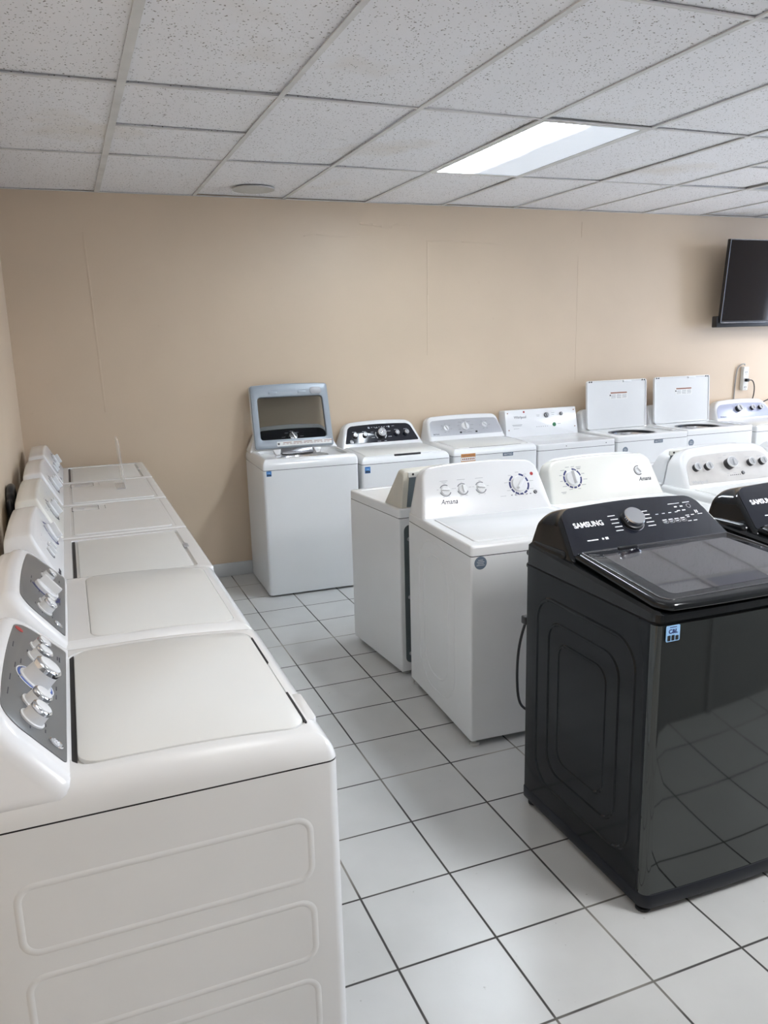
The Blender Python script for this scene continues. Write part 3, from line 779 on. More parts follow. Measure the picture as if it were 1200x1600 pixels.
# ribs pressed into the sides
def ribs_long(b, s):           # long level panels (front-left machine)
    F = side_frame(-s.w / 2)
    for z0 in (0.632, 0.445, 0.258, 0.09):
        b.ridge(rrect(-0.26, 0.275, z0, z0 + 0.135, 0.03, 6, 6), F, 0.008, 0.0013)
def ribs_oval(b, s):           # curved upright beads
    F = side_frame(-s.w / 2)
    b.ridge(rrect(-0.16, 0.12, 0.17, 0.74, 0.12, 8, 6), F, 0.006, 0.0025)
    b.ridge(rrect(-0.22, 0.19, 0.10, 0.80, 0.16, 8, 6), F, 0.005, 0.0018)
def ribs_samsung(b, s):
    F = side_frame(-s.w / 2)
    b.ridge(rrect(-0.255, 0.255, 0.14, 0.83, 0.09, 8, 6), F, 0.008, 0.004)
    b.ridge(rrect(-0.185, 0.185, 0.21, 0.76, 0.07, 8, 6), F, 0.006, 0.004)
    b.ridge(rrect(-0.125, 0.125, 0.27, 0.70, 0.05, 8, 6), F, 0.006, 0.003)

WL = 0.68     # body depth of the left row
def left_machine(name, label, cat, y, wd, ribs=None, d=0.68):
    return Machine(name, label, cat, (-0.215, y, 0), PI / 2, wd, d, 'washers and dryers along the left wall')
GAPN = 0.004
# ---- L1: nearest washer of the left row
W = left_machine('washing_machine', 'white washer nearest the camera, grey control panel with five tall chrome-edged knobs', 'washing machine', -3.956, 0.70)
W.cabinet(0.878, ribs=ribs_long, m='panel', r=.022).feet()
hx = W.w / 2
W.deck(0.948, (-hx + .055, hx - .055, W.f + .042, W.bk - .187), depth=0.006, r=(0.040, 0.052), over=0.0, seg=7, frontdrop=0.022, rcorner=0.045, rc=.022)
W.lid(rise=0.003, backgap=0.012, frontdrop=0.022, rcorner=0.043, gapw=0.0025, r=0.004)
W.console(1.100, 0.190, 0.062, 0.712, 0.620, R_=0.085, rise=0.014, er=0.034)
W.fascia(0.010, 0.158, 0.575, 0.525, R_=0.060, rise=0.010, m='greyfascia')
for u, r in ((-.205, .023), (-.137, .023), (.105, .022), (.172, .019)): W.knob(u, 0.092, 'chrome', r)
W.knob(-0.020, 0.092, 'chrome', 0.033, ring=('blueprint', [(a * PI / 3 + .1, a * PI / 3 + .95) for a in range(6)]))
b = MB(); b.arc(-0.020, .092, .0455, .048, 0, 6.28, W.F, W.n, .0008, 40); b.build('dial_ring', 'whiteprint', W.t)
W.marks(W.around(-.205, .088, .03, 5, l=.015) + W.around(-.137, .088, .03, 5, seed=2, l=.015) + W.around(-.005, .088, .055, 9, seed=3, l=.028) + W.around(.118, .088, .03, 5, seed=4, l=.014) + [(.20, .03, .03, .003), (.20, .036, .02, .003)] + [(-.15, .15, .03, .002), (-.08, .15, .03, .002), (.10, .155, .03, .002)], 'darkprint')
W.badge(-0.240, 0.036, 0.016)
b = MB(); b.slab(ellipse(.215, .146, .011, .011, 20), W.F, W.n - .001, W.n + .0008); b.build('red_dot_sticker', 'red', W.t)
# finger scoop at the front of the lid
b = MB(); b.slab(rrect(-.255, -.125, W.f + .014, W.f + .040, .010, 4), ID, .912, .9290, .002, 2); b.build('handle_pad', 'white', W.t)
b = MB(); b.slab(rrect(-.275, -.12, W.f + .0405, W.f + .0455, .002, 2), ID, 0.925, .9340); b.build('handle_slot', 'dark', W.t)  # dark strip in place of the shade inside the slot
b = MB(); b.slab(rrect(.06, .24, W.f + .0405, W.f + .0445, .002, 2), ID, 0.925, .9340); b.build('handle_slot', 'dark', W.t)

# ---- L2
W = left_machine('washing_machine', 'white washer second from the camera on the left, grey panel with a flat white dial', 'washing machine', -3.245, 0.69)
W.cabinet(0.878, ribs=ribs_long, r=.022).feet(); hx = W.w / 2
W.deck(0.938, (-hx + .045, hx - .045, W.f + .05, W.bk - .245), depth=0.004, r=(0.045, 0.05), over=0.0005, seg=7, frontdrop=0.02, rcorner=0.04, rc=.022)
W.lid(rise=0.002, frontdrop=0.02, rcorner=0.038, gapw=0.0015)
W.console(1.098, 0.190, 0.062, 0.690, 0.600, R_=0.085, rise=0.014, er=0.034)
W.fascia(0.012, 0.162, 0.565, 0.51, R_=0.060, rise=0.010, m='greyfascia')
for u, r in ((-.20, .021), (-.145, .018), (.12, .019)): W.knob(u, 0.085, 'chrome', r)
W.knob(-.015, .085, 'dial', .040, ang=-.3, ring=('navyprint', [(2.0, 5.0)]))
W.marks(W.around(-.20, .085, .03, 5, l=.014) + W.around(-.015, .085, .057, 8, seed=3, l=.024) + W.around(.12, .085, .03, 4, seed=4, l=.014) + [(.19, .036, .024, .003)], 'darkprint')
W.badge(-0.235, 0.038, 0.015)

# ---- L3: white console
W = left_machine('washing_machine', 'plain white washer third from the camera on the left, sunken lid and white knobs', 'washing machine', -2.550, 0.68)
W.cabinet(0.862, ribs=ribs_oval).feet(); hx = W.w / 2
W.deck(0.908, (-hx + .04, hx - .04, W.f + .05, W.bk - .205), depth=0.007, r=(0.010, 0.010), rcorner=.015)
W.lid(rise=-0.0015, backgap=0.012, rcorner=.012, gapw=0.012)
b = MB(); b.slab(rrect(-hx + .055, hx - .055, W.f + .062, W.f + .067, .001, 2), ID, .900, .9025); b.build('front_gap', 'dark', W.t)
b = MB(); b.slab(rrect(-.02, .05, W.f + .040, W.f + .060, .009, 4), ID, .9, .9086, .001, 2); b.build('finger_notch', 'knobgrey', W.t)
W.console(1.090, 0.178, 0.090, 0.655, 0.60, R_=0.05, rise=0.012, er=0.014, m='console'); W.n = 0
for u in (-.155, -.085): W.knob(u, .085, 'dial', .021, ang=.5, ring=('darkprint', [(2.3, 5.5)]))
W.knob(.13, .09, 'dial', .040, ang=-.6, ring=('navyprint', amana_ring()))
W.marks(W.around(.13, .09, .06, 9, l=.024) + [(-.155, .14, .03, .002), (-.085, .14, .03, .002)], 'lightprint')
W.logo('Amana', .028, -.30, .02, 'darkprint', .02, .35)

# ---- L4 and L5: dryers with lint door in the top
def lint_dryer(label, y, wd, u_dial, u_small, seed):
    W = left_machine('clothes_dryer', label, 'clothes dryer', y, wd)
    W.cabinet(0.862, ribs=ribs_oval).feet(); hx = W.w / 2
    z = 0.908
    W.deck(z, (-hx + .03, hx - .03, W.f + .04, W.bk - .205), depth=0.0015, r=(0.010, 0.010), rcorner=.02)
    # raised field with a stepped corner, and the lint screen door
    b = MB(); y0, y1 = W.f + .055, W.bk - .218
    pts = rpoly([(-hx + .045, y0), (hx - .045, y0), (hx - .045, y1 - .15), (hx - .17, y1 - .15), (hx - .17, y1), (-hx + .045, y1)], [.02, .02, .02, .012, .012, .02], 5, 0)
    b.slab(pts, ID, z - .003, z + .0038, .0025, 1); b.build('raised_top_panel', 'white', W.t, 12)
    b = MB(); b.slab(rrect(hx - .155, hx - .045, y1 - .118, y1, .006, 3), ID, z - .003, z + .0022, .001, 2); k = b.build('lint_door', 'white', W.t)
    b = MB(); b.slab(rrect(hx - .120, hx - .082, y1 - .055, y1 - .018, .004, 3), ID, z - .002, z + .0028, .0005, 2); b.build('finger_notch', 'knobgrey', k)
    b = MB()
    o_ = rrect(hx - .158, hx - .042, y1 - .121, y1 + .003, .006, 3); b.ring(o_, inset(o_, .0025), ID, z - .002, z + .0006)
    b.build('lint_door_gap', 'dark', W.t)
    W.console(1.090, 0.178, 0.090, wd - .03, wd - .085, R_=0.05, rise=0.012, er=0.014, m='console' if seed % 2 else 'ivory'); W.n = 0
    W.knob(u_dial, .09, 'dial', .040, ang=.2, ring=('darkprint', amana_ring()))
    W.knob(u_small, .085, 'dial', .019, ang=.5, ring=('darkprint', [(2.3, 5.5)]))
    W.marks(W.around(u_dial, .09, .06, 9, seed=seed, l=.024) + [(u_small, .14, .03, .002), (-.24, .13, .025, .003), (-.24, .12, .02, .003)], 'print')
    return W
lint_dryer('white dryer fourth from the camera on the left, ivory console and square lint door', -1.838, 0.73, -0.10, 0.12, 2)
lint_dryer('white dryer on the left under the clear sign holder, second from the back wall', -1.112, 0.69, -0.12, 0.10, 3)

# ---- L6
W = left_machine('washing_machine', 'white washer in the far left corner against the back wall, sunken lid', 'washing machine', -0.425, 0.665)
W.cabinet(0.862, ribs=ribs_oval).feet(); hx = W.w / 2
W.deck(0.908, (-hx + .04, hx - .04, W.f + .05, W.bk - .205), depth=0.007, r=(0.010, 0.010), rcorner=.015)
W.lid(rise=-0.0015, backgap=0.012, rcorner=.012, gapw=0.012)
b = MB(); b.slab(rrect(-hx + .055, hx - .055, W.f + .062, W.f + .067, .001, 2), ID, .900, .9025); b.build('front_gap', 'dark', W.t)
b = MB(); b.slab(rrect(-.02, .05, W.f + .040, W.f + .060, .009, 4), ID, .9, .9086, .001, 2); b.build('finger_notch', 'knobgrey', W.t)
W.console(1.090, 0.178, 0.090, 0.64, 0.585, R_=0.05, rise=0.012, er=0.014, m='console'); W.n = 0
for u in (-.20, -.06): W.knob(u, .085, 'dial', .024, ang=.5, ring=('darkprint', [(2.3, 5.5)]))
W.knob(.14, .09, 'dial', .038, ang=-.6, ring=('darkprint', amana_ring()))
W.marks(W.around(.14, .09, .06, 9, l=.024), 'print')
W.logo('Amana', .024, -.29, .02, 'print', .01, .3)

# ---- black drain hose hooked up behind the left row
hs = thing('drain_hose', 'black hose bunched upright in the gap behind the left row', 'hose', (0, 0, 0))
b = MB()
b.tube(smooth([(-.584, -1.92, .02), (-.584, -1.90, .55), (-.584, -1.88, .98), (-.584, -1.84, 1.055), (-.584, -1.78, 1.075), (-.584, -1.72, 1.05), (-.584, -1.69, .95), (-.584, -1.66, .5), (-.584, -1.65, .02)]), 0.0175, 12)
b.build('hose', 'black', hs)
b = MB(); b.tube(smooth([(-.584, -2.04, .02), (-.584, -2.0, .6), (-.584, -1.96, 1.00), (-.584, -1.93, 1.03)]), 0.012, 10); b.build('cord', 'black', hs)

# ---- clear sign holder on L5
sh = thing('sign_holder', 'clear acrylic sign holder standing on the second dryer from the back wall', 'sign holder', (-0.06, -1.03, 0.9120))
b = MB(); b.box(-.045, .006, -.11, .11, 0, .003, .001); b.build('base', 'acrylic', sh)
b = MB(); b.slab([(.002, .001), (.006, .001), (-.012, .270), (-.016, .270)], frame((0, 0.11, 0), (1, 0, 0), (0, 0, 1)), 0, .22); b.build('panel', 'acrylic', sh)
b = MB(); b.slab([(-.002, .02), (.000, .02), (-.015, .262), (-.017, .262)], frame((-.0035, 0.105, 0), (1, 0, 0), (0, 0, 1)), 0, .003); b.build('edge_strip', 'cream', sh)

# ---------------------------------------------------------------- back row
BG = 'washers and dryers along the back wall'
def back_machine(name, label, cat, xc, wd, yfront=-0.655, d=0.62, rz=0.0):
    return Machine(name, label, cat, (xc, yfront + d / 2, 0), rz, wd, d, BG)
# B1: open glass lid
W = back_machine('washing_machine', 'white washer with raised smoked-glass lid, standing leftmost in the back row', 'washing machine', 1.160, 0.650, rz=math.radians(-1.5))
W.cabinet(0.862, r=0.018, z0=0.012, m='panel').feet(h=0.012)
hx = W.w / 2
W.deck(0.935, (-hx + .045, hx - .045, W.f + .05, W.bk - .175), depth=0.02, r=(0.030, 0.055), over=0.0005, seg=6, rcorner=.06, tub=(0, W.f + .05 + .197, .185))
W.console(1.105, 0.165, 0.06, 0.655, 0.50, R_=0.08, rise=0.014, er=0.016)
W.fascia(0.025, 0.155, 0.585, 0.47, R_=0.05, rise=0.008, m='blackfascia')
W.knob(0.0, .085, 'steel', .032, ang=.4)
W.badge(-.235, .05, .014)
W.marks(W.around(0, .085, .055, 9, l=.03), 'whiteprint')
lidroot = MB()
lf = frame((0, W.bk - .178, 0.945), (1, 0, 0), (0, 0.125, 0.44))
outer = rpoly([(-.285, 0), (.285, 0), (.280, .45), (-.280, .45)], [.015, .015, .018, .018], 6, 8); outer = arch(outer, .56, .45, .008)
inner = rpoly([(-.240, .062), (.240, .062), (.236, .365), (-.236, .365)], [.02, .02, .025, .025], 6, 8)
lidroot.ring(outer, inner, lf, -0.012, 0.016, 0.006)
lo = lidroot.build('lid', 'greyframe', W.t, 40)
b = MB(); b.slab(inset(inner, -.006), lf, -0.002, 0.002); b.build('lid_glass', 'glass', lo)
b = MB(); b.ring(inset(outer, -.004), inset(outer, .004), lf, -0.020, -0.004, .002); b.build('lid_outer_rim', 'white', lo)
b = MB(); b.slab(rrect(-.13, .27, .012, .045, .003, 2), lf, 0.015, 0.0172); k = b.build('warning_label', 'paper', lo)
b = MB()
for q in range(5): b.dash(-.055 + .075 * (q % 5), .036, .06, .004, lf, .0172)
for q in range(14): b.dash(-.08 + .025 * q, .026, .018, .003, lf, .0172)
b.build('label_printing', 'brownprint', k)
b = MB(); b.dash(-.118, .028, .014, .014, lf, .0172); b.build('label_mark', 'black', k)
b = MB(); b.slab(rrect(.15, .235, .375, .425, .02, 5), lf, .014, .022, .003, 2); b.build('lid_latch', 'knobgrey', lo)
for u in (-.12, .09):
    b = MB(); b.slab(rrect(u - .03, u + .03, .385, .405, .006, 3), lf, .014, .019, .002, 2); b.build('lid_bumper', 'greyframe', lo)
b = MB(); b.lathe([(.182, .62), (.188, .885), (.180, .895), (.168, .893), (.160, .86), (.158, .50), (.02, .49)], ID, 40, (0, W.f + .247)); k = b.build('wash_basket', 'satin', W.t)
b = MB(); b.slab(rrect(-.115, .115, 0, .045, .008, 3), frame((0, W.f + .375, .905), (1, 0, 0), (0, .02, .04)), 0, .02, .004, 2); b.build('bleach_dispenser', 'satin_dark', W.t)
for u in (-.16, .13):
    b = MB(); b.slab(rpoly([(u, 0), (u + .03, 0), (u + .045, .04), (u - .015, .04)], .004, 3), frame((0, W.f + .37, .905), (1, 0, 0), (0, .02, .04)), 0, .018, .004, 2); b.build('hinge_cover', 'white', W.t)
b = MB(); b.slab(rrect(.20, .285, W.f + .06, W.f + .085, .01, 4), ID, .9155, .921, .002, 2); b.build('lid_lock', 'greyframe', W.t)
W.sticker(-.305, .825, .033, .036, 'cl')

# B2
W = back_machine('washing_machine', 'white washer with black control panel and five silver knobs in the back row', 'washing machine', 1.838, 0.665, -.655)
W.cabinet(0.848, r=0.016).feet(); hx = W.w / 2
W.deck(0.912, (-hx + .04, hx - .04, W.f + .03, W.bk - .185), depth=0.004, r=(0.040, 0.052), over=0.0005, seg=7, rcorner=.03, frontdrop=.015)
W.lid(rise=0.003, m='lid', frontdrop=.015, rcorner=.028)
W.console(1.098, 0.185, 0.07, 0.66, 0.53, R_=0.07, rise=0.016, er=0.018)
W.fascia(0.030, 0.172, 0.585, 0.49, R_=0.045, rise=0.010, m='blackfascia')
for u in (-.205, -.128, .128, .205): W.knob(u, .093, 'steel', .018, ang=-.5)
W.knob(0, .093, 'steel', .034, ang=-.6, ring=('lightprint', [(2.6, 3.9), (-.9, .6)]))
W.marks(W.around(0, .093, .06, 8, l=.028) + [(u, .125, .03, .002) for u in (-.205, -.128, .128, .205)] + [(-.06 + .02 * q, .155, .008, .003) for q in range(7)] + [(.11, .157, .02, .002)], 'whiteprint')
for u in (-.085, .075): 
    b = MB(); b.slab(ellipse(u, .153, .008, .008, 16), W.F, W.n, W.n + .002); b.build('start_button', 'satin', W.t)
W.badge(-.24, .048, .014)
b = MB(); b.slab(rrect(-.085, .115, W.f + .018, W.f + .027, .003, 2), ID, .890, .9035); b.build('handle_slot', 'dark', W.t)
W.sticker(-.312, .79, .04, .045, 'cl')

# B3
W = back_machine('washing_machine', 'white washer with brushed silver panel, three knobs and orange label on its front', 'washing machine', 2.545, 0.69, -.65)
W.cabinet(0.850, r=0.016).feet(); hx = W.w / 2
W.deck(0.912, (-hx + .05, hx - .05, W.f + .035, W.bk - .19), depth=0.004, r=(0.030, 0.045), over=0.0005, seg=6, rcorner=.03, frontdrop=.012)
W.lid(rise=0.002, m='lid', frontdrop=.012, rcorner=.028)
W.console(1.100, 0.190, 0.07, 0.665, 0.60, R_=0.05, rise=0.012, er=0.020)
W.fascia(0.040, 0.172, 0.62, 0.575, R_=0.03, rise=0.008, m='silverfascia')
W.knob(-.165, .105, 'dial', .022, ang=.3); W.knob(.17, .115, 'dial', .022, ang=.8); W.knob(0, .11, 'dial', .033, ang=.05)
W.marks(W.around(-.165, .105, .036, 7, l=.014) + W.around(0, .11, .05, 9, l=.026, seed=5) + W.around(.17, .115, .036, 6, l=.014, seed=6) + [(-.03 + .012 * q, .058, .006, .004) for q in range(7)], 'print')
b = MB()
for u in (-.05, .085): b.slab(rrect(u - .009, u + .009, .053, .066, .004, 3), W.F, W.n, W.n + .002)
b.build('selector_buttons', 'black', W.t)
W.logo('MAYTAG', .012, -.285, .052, 'darkprint', .02, 0, 1.0)
b = MB(); b.slab(rrect(-.20, .23, W.f + .0345, W.f + .0395, .002, 2), ID, .890, .9035); b.build('handle_slot', 'dark', W.t)
b = MB(); b.slab(rrect(-.205, -.165, W.f + .06, W.f + .085, .003, 3), ID, .902, .9048); b.build('lid_badge', 'greysticker', W.t)
W.plate_logo(.055, .826, .085, .026)
W.sticker(-.285, .788, .115, .078, 'orange')

# B4: commercial, flat console
W = back_machine('clothes_dryer', 'white coin-laundry style dryer with flat screwed-on panel and green button in the back row', 'clothes dryer', 3.245, 0.69, -.65)
W.cabinet(0.838, r=0.008).feet(); hx = W.w / 2
W.deck(0.886, (-hx + .03, hx - .03, W.f + .03, W.bk - .21), depth=0.001, r=(0.006, 0.008), rcorner=.02)
W.console(1.100, 0.145, 0.10, 0.675, 0.665, R_=0.006, rise=0.0, er=0.005)
W.n = 0
b = MB()
for u, v in ((-.31, .195), (.31, .195), (-.31, .06), (.31, .06)): b.slab(ellipse(u, v, .005, .005, 12), W.F, 0, .002)
b.build('panel_screws', 'brownprint', W.t)
W.knob(.045, .165, 'plain', .021); W.knob(.185, .168, 'plain', .015)
b = MB(); b.slab(ellipse(.115, .085, .016, .016, 24), W.F, 0, .004, .001, 2); b.build('start_button', 'green', W.t)
b = MB(); b.slab(ellipse(-.16, .20, .008, .008, 18), W.F, 0, .0015); b.build('red_dot_sticker', 'red', W.t)
W.logo('Whirlpool', .030, -.255, .150, 'print', .01, 0, .9)
W.marks([(-.23, .10, .09, .003), (-.23, .092, .08, .003), (-.24, .07, .05, .002)] + [(-.05 + .02 * q, .075, .008, .004) for q in range(6)] + [(.16, .088, .03, .003)] + [(-.03, .17, .03, .002), (-.03, .16, .025, .002), (.11, .18, .03, .002), (.11, .165, .025, .002), (.185, .14, .04, .002)], 'print')
for u in (-.10, .26):
    b = MB(); b.slab(ellipse(u, .862, .004, .004, 10), front_frame(W.f), -.001, .0015); b.build('front_screw', 'black', W.t)

# B5 / B6: open white lids
def open_lid(label, xc, wd, yf, zt, lidz, tilt, extra):
    W = back_machine('washing_machine', label, 'washing machine', xc, wd, yf)
    W.cabinet(zt - .048, r=0.010).feet(); hx = W.w / 2
    hy0, hy1 = W.f + .055, W.bk - .17
    W.deck(zt, (-hx + .05, hx - .05, hy0, hy1), depth=0.012, r=(0.008, 0.010), rcorner=.03, tub=(0, (hy0 + hy1) / 2, .185))
    W.console(1.075, 0.150, 0.06, wd - .02, wd - .10, R_=0.05, rise=0.010, er=0.014); W.n = 0
    cyy = (hy0 + hy1) / 2
    b = MB(); b.lathe([(.184, .60), (.190, zt - .045), (.184, zt - .030), (.172, zt - .034), (.165, zt - .08), (.163, .48), (.02, .47)], ID, 40, (0, cyy)); b.build('wash_basket', 'satin', W.t)
    b = MB(); b.ring(ellipse(0, cyy, .20, .186, 40), ellipse(0, cyy, .172, .160, 40), ID, zt - .030, zt - .014, .004); b.build('tub_ring', 'black', W.t)
    b = MB(); b.lathe([(.075, .475), (.05, .56), (.042, zt - .10), (.030, zt - .06), (.02, zt - .058)], ID, 24, (0, cyy)); b.build('agitator', 'knobgrey', W.t)
    F = frame((0.0, hy1 + .004, zt + .006), (1, 0, 0), (0, math.sin(tilt), math.cos(tilt)))
    lw, lh = .295, lidz
    o = rrect(-lw, lw, 0, lh, .018, 5, 6)
    b = MB(); b.slab(o, F, -.016, 0.0, .0, 3, r0=.005); b.ring(inset(o, -.003), inset(o, .006), F, -.016, .006, .002)
    lo = b.build('lid', 'white', W.t, 40)
    b = MB(); b.slab(rrect(-.075, .105, lh - .155, lh - .095, .002, 2), F, -.001, .0012); k = b.build('warning_label', 'paper', lo)
    b = MB(); b.dash(.018, lh - .103, .165, .011, F, .0012)
    b.build('label_header', 'brownprint', k)
    b = MB()
    for q in range(3):
        for r_ in range(5): b.dash(-.035 + .055 * q, lh - .118 - .007 * r_, .044, .0022, F, .0012)
    b.build('label_printing', 'print', k)
    b = MB(); b.dash(-.068, lh - .122, .011, .012, F, .0012); b.build('label_mark', 'black', k)
    b = MB()
    for u in (-lw + .018, -lw + .04, lw - .018, lw - .04): b.slab(ellipse(u, lh - .006, .006, .006, 12), F, .0, .007)
    b.build('lid_bumpers', 'black', lo)
    b = MB(); b.slab(rrect(.06, .14, lh - .018, lh - .002, .004, 3), F, 0, .010, .002, 2); b.build('strike_clip', 'knobwhite', lo)
    return W
W = open_lid('white back-row washer with raised flat white lid, left one of that pair', 3.952, 0.685, -.65, .900, .392, .06, 0)
W.sticker(-.265, .79, .05, .05, 'round'); W.plate_logo(.01, .825, .085, .026)
W = open_lid('white back-row washer with raised flat white lid, right one of that pair', 4.642, 0.69, -.64, .905, .390, .06, 1)
W.sticker(-.30, .80, .055, .055, 'round')

# B7 and its neighbour
W = back_machine('washing_machine', 'white washer with blue-grey curved panel below the wall socket, right end of back row', 'washing machine', 5.372, 0.69, -.64)
W.cabinet(0.84, r=0.012).feet(); hx = W.w / 2
W.deck(0.892, (-hx + .04, hx - .04, W.f + .04, W.bk - .19), depth=0.004, r=(0.012, 0.014), rcorner=.02)
W.lid(rise=0.003)
W.console(1.075, 0.17, 0.07, 0.675, 0.60, R_=0.10, rise=0.018, er=0.018)
W.fascia(0.020, 0.152, 0.63, 0.575, R_=0.09, rise=0.012, m='bluefascia')
W.knob(-.055, .105, 'silver', .030); W.knob(.11, .105, 'silver', .022); W.knob(.205, .105, 'silver', .022)
W.marks(W.around(-.055, .105, .05, 7, l=.026) + [(.11, .14, .03, .002), (.205, .14, .03, .002)], 'print')
W.logo('Whirlpool', .016, -.285, .032, 'darkprint', .01)

# ---------------------------------------------------------------- middle rows
MG = 'appliances in the middle double row'
def mid_machine(name, label, cat, xc, yc, wd, d, rz=0.0):
    return Machine(name, label, cat, (xc, yc, 0), rz, wd, d, MG)
# M1
W = mid_machine('washing_machine', 'white washer with white three-knob console and round grey sticker, behind the black washer', 'washing machine', 1.480, -2.632, 0.685, 0.71, math.radians(-2.8))
W.cabinet(0.832, z0=.03, ribs=ribs_oval, r=0.010).feet(h=.03, inset_=.028); hx = W.w / 2
W.cab.location.z = 0
W.deck(0.876, (-hx + .045, hx - .045, W.f + .06, W.bk - .20), depth=0.005, r=(0.010, 0.011), rcorner=.02)
W.lid(rise=0.003, gapw=.004, m='white')
W.console(1.112, 0.180, 0.070, 0.680, 0.59, R_=0.06, rise=0.018, er=0.014, m='console'); W.n = 0
for u, a in ((-.20, 1.5), (-.112, .1), (-.018, 1.4)): W.knob(u, .128, 'dial', .022, ang=a, ring=('print', [(3.4, 5.9), (1.0, 2.6)]))
W.knob(.185, .128, 'dial', .040, ang=-.7, ring=('navyprint', amana_ring()))
W.knob(.262, .082, 'button', .009)
b = MB(); b.slab(ellipse(.262, .175, .0085, .0085, 18), W.F, -.001, .0012); b.build('red_dot_sticker', 'red', W.t)
W.marks(W.around(.185, .128, .060, 9, l=.020) + [(u, .175, .04, .0022) for u in (-.20, -.112, -.018)] + [(-.20, .168, .025, .002)] + W.around(-.20, .128, .034, 5, l=.012) + W.around(-.112, .128, .034, 5, l=.012, seed=2) + W.around(-.018, .128, .034, 5, l=.014, seed=4) + [(.09, .075, .03, .002)], 'lightprint')
W.marks([(.135 + .02 * q, .076, .008, .0035) for q in range(6)], 'darkprint', 'indicator_dots')
W.logo('Amana', .034, -.235, .062, 'darkprint', .02, .35, .9)
W.sticker(-.30, .805, .054, .054, 'round')
# M2
W = mid_machine('clothes_dryer', 'white dryer with one large ringed dial and blank console middle, beside the three-knob washer', 'clothes dryer', 2.205, -2.58, 0.70, 0.68)
W.cabinet(0.822, r=0.010).feet(); hx = W.w / 2
W.deck(0.868, (-hx + .03, hx - .03, W.f + .04, W.bk - .21), depth=0.0015, r=(0.010, 0.011), rcorner=.02)
W.console(1.080, 0.180, 0.075, 0.685, 0.61, R_=0.06, rise=0.014, er=0.014, m='ivory'); W.n = 0
W.knob(-.190, .128, 'dial', .040, ang=.1, ring=('navyprint', amana_ring()))
W.knob(.215, .135, 'dial', .020, ang=.6, ring=('darkprint', [(1.2, 5.4)]))
W.marks(W.around(-.19, .128, .062, 12, l=.024) + [(-.14, .185, .03, .002), (-.14, .178, .025, .002), (.20, .178, .05, .002)] + [(-.26, .06, .03, .002), (-.26, .054, .02, .002)], 'print')
W.logo('Amana', .030, .205, .078, 'darkprint', .02, .35, .9)
# M3
W = mid_machine('washing_machine', 'white washer with dusty silver panel and five round knobs behind the right black washer', 'washing machine', 2.978, -2.63, 0.70, 0.68)
W.cabinet(0.828, r=0.010).feet(); hx = W.w / 2
W.deck(0.882, (-hx + .04, hx - .04, W.f + .04, W.bk - .20), depth=0.003, r=(0.016, 0.02), rcorner=.02)
W.lid(rise=0.003)
W.console(1.092, 0.190, 0.065, 0.672, 0.60, R_=0.10, rise=0.020, er=0.022)
W.fascia(0.022, 0.178, 0.622, 0.56, R_=0.085, rise=0.012, m='champfascia')
for u in (-.235, -.158, .138, .220): W.knob(u, .115, 'silver', .021, ang=.2)
W.knob(-.01, .118, 'silver', .031, ang=0); W.knob(.066, .062, 'button', .010)
W.marks(W.around(-.01, .118, .055, 9, l=.026) + [(u, .150, .03, .0022) for u in (-.235, -.158, .138, .22)] + [(.09, .062, .025, .002), (-.04, .054, .015, .002)], 'lightprint')
W.marks([(-.02 + .013 * q, .055, .007, .004) for q in range(6)], 'darkprint', 'indicator_dots')
W.logo('Whirlpool', .026, -.29, .028, 'lightprint', .01, 0, .95)

# rear-facing machines (backs towards the camera)
def rear_machine(label, xc, yc, wd, d, rz, zt, cons, m='console', rim=True, mk='clothes_dryer', cat='clothes dryer', style=0):
    W = mid_machine(mk, label, cat, xc, yc, wd, d, PI + rz)
    W.cabinet(zt - .05, r=0.008).feet(); hx = W.w / 2
    W.deck(zt, (-hx + .04, hx - .04, W.f + .05, W.bk - .23), depth=0.0015, r=(0.008, 0.010), rcorner=.02)
    W.console(cons, 0.20 if style == 0 else .17, 0.055, wd - .03, wd - (.06 if style == 0 else .10), R_=0.02 if style == 0 else .06, rise=0.004 if style == 0 else .014, er=0.014, m=m); W.n = 0
    # metal plate closing the back of the console, with its rim, seen from behind
    Fb = frame((0, W.bk - .004, W.z), (-1, 0, 0), (0, 0, 1))
    hh = cons - W.z; ww = (wd - .09) / 2
    b = MB(); b.slab(rpoly([(-ww, .004), (ww, .004), (ww - .02, hh - .022), (-ww + .02, hh - .022)], [.004, .004, .03, .03], 4), Fb, -.004, .003); b.build('back_plate', 'backmetal', W.t)
    b = MB(); b.slab(rrect(-ww + .01, ww - .01, hh - .046, hh - .020, .004, 3), Fb, -.004, .006, .002, 2); k = b.build('back_rail', 'ivory', W.t)
    b = MB()
    for q in (-1, 1): b.slab(ellipse(q * (ww - .035), hh - .031, .006, .006, 12), Fb, .005, .0075)
    b.slab(rrect(ww - .14, ww - .07, hh - .038, hh - .026, .003, 2), Fb, .005, .0068); b.build('rail_holes', 'black', k)
    # rear access panel of the cabinet
    Fc = frame((0, W.bk, 0), (-1, 0, 0), (0, 0, 1))
    b = MB(); b.slab(rrect(-hx + .025, hx - .025, .07, zt - .085, .03, 6), Fc, -.003, .0015); k = b.build('rear_panel', 'backmetal', W.t)
    b = MB()
    for q in (-1, 1):
        for z_ in (.12, .42, .72): b.lathe([(.010, .001), (.010, .004), (.004, .006)], Fc, 14, (q * (hx - .05), z_))
    b.build('panel_screws', 'satin', k)
    return W
rear_machine('white dryer seen from behind with cream console end, back to back with the three-knob washer', 1.446, -1.862, 0.66, 0.60, math.radians(4.2), 0.876, 1.072, 'cream')
rear_machine('white dryer showing its console back above the single-dial dryer', 2.262, -1.93, 0.66, 0.60, 0, 0.872, 1.072, 'console', style=1)
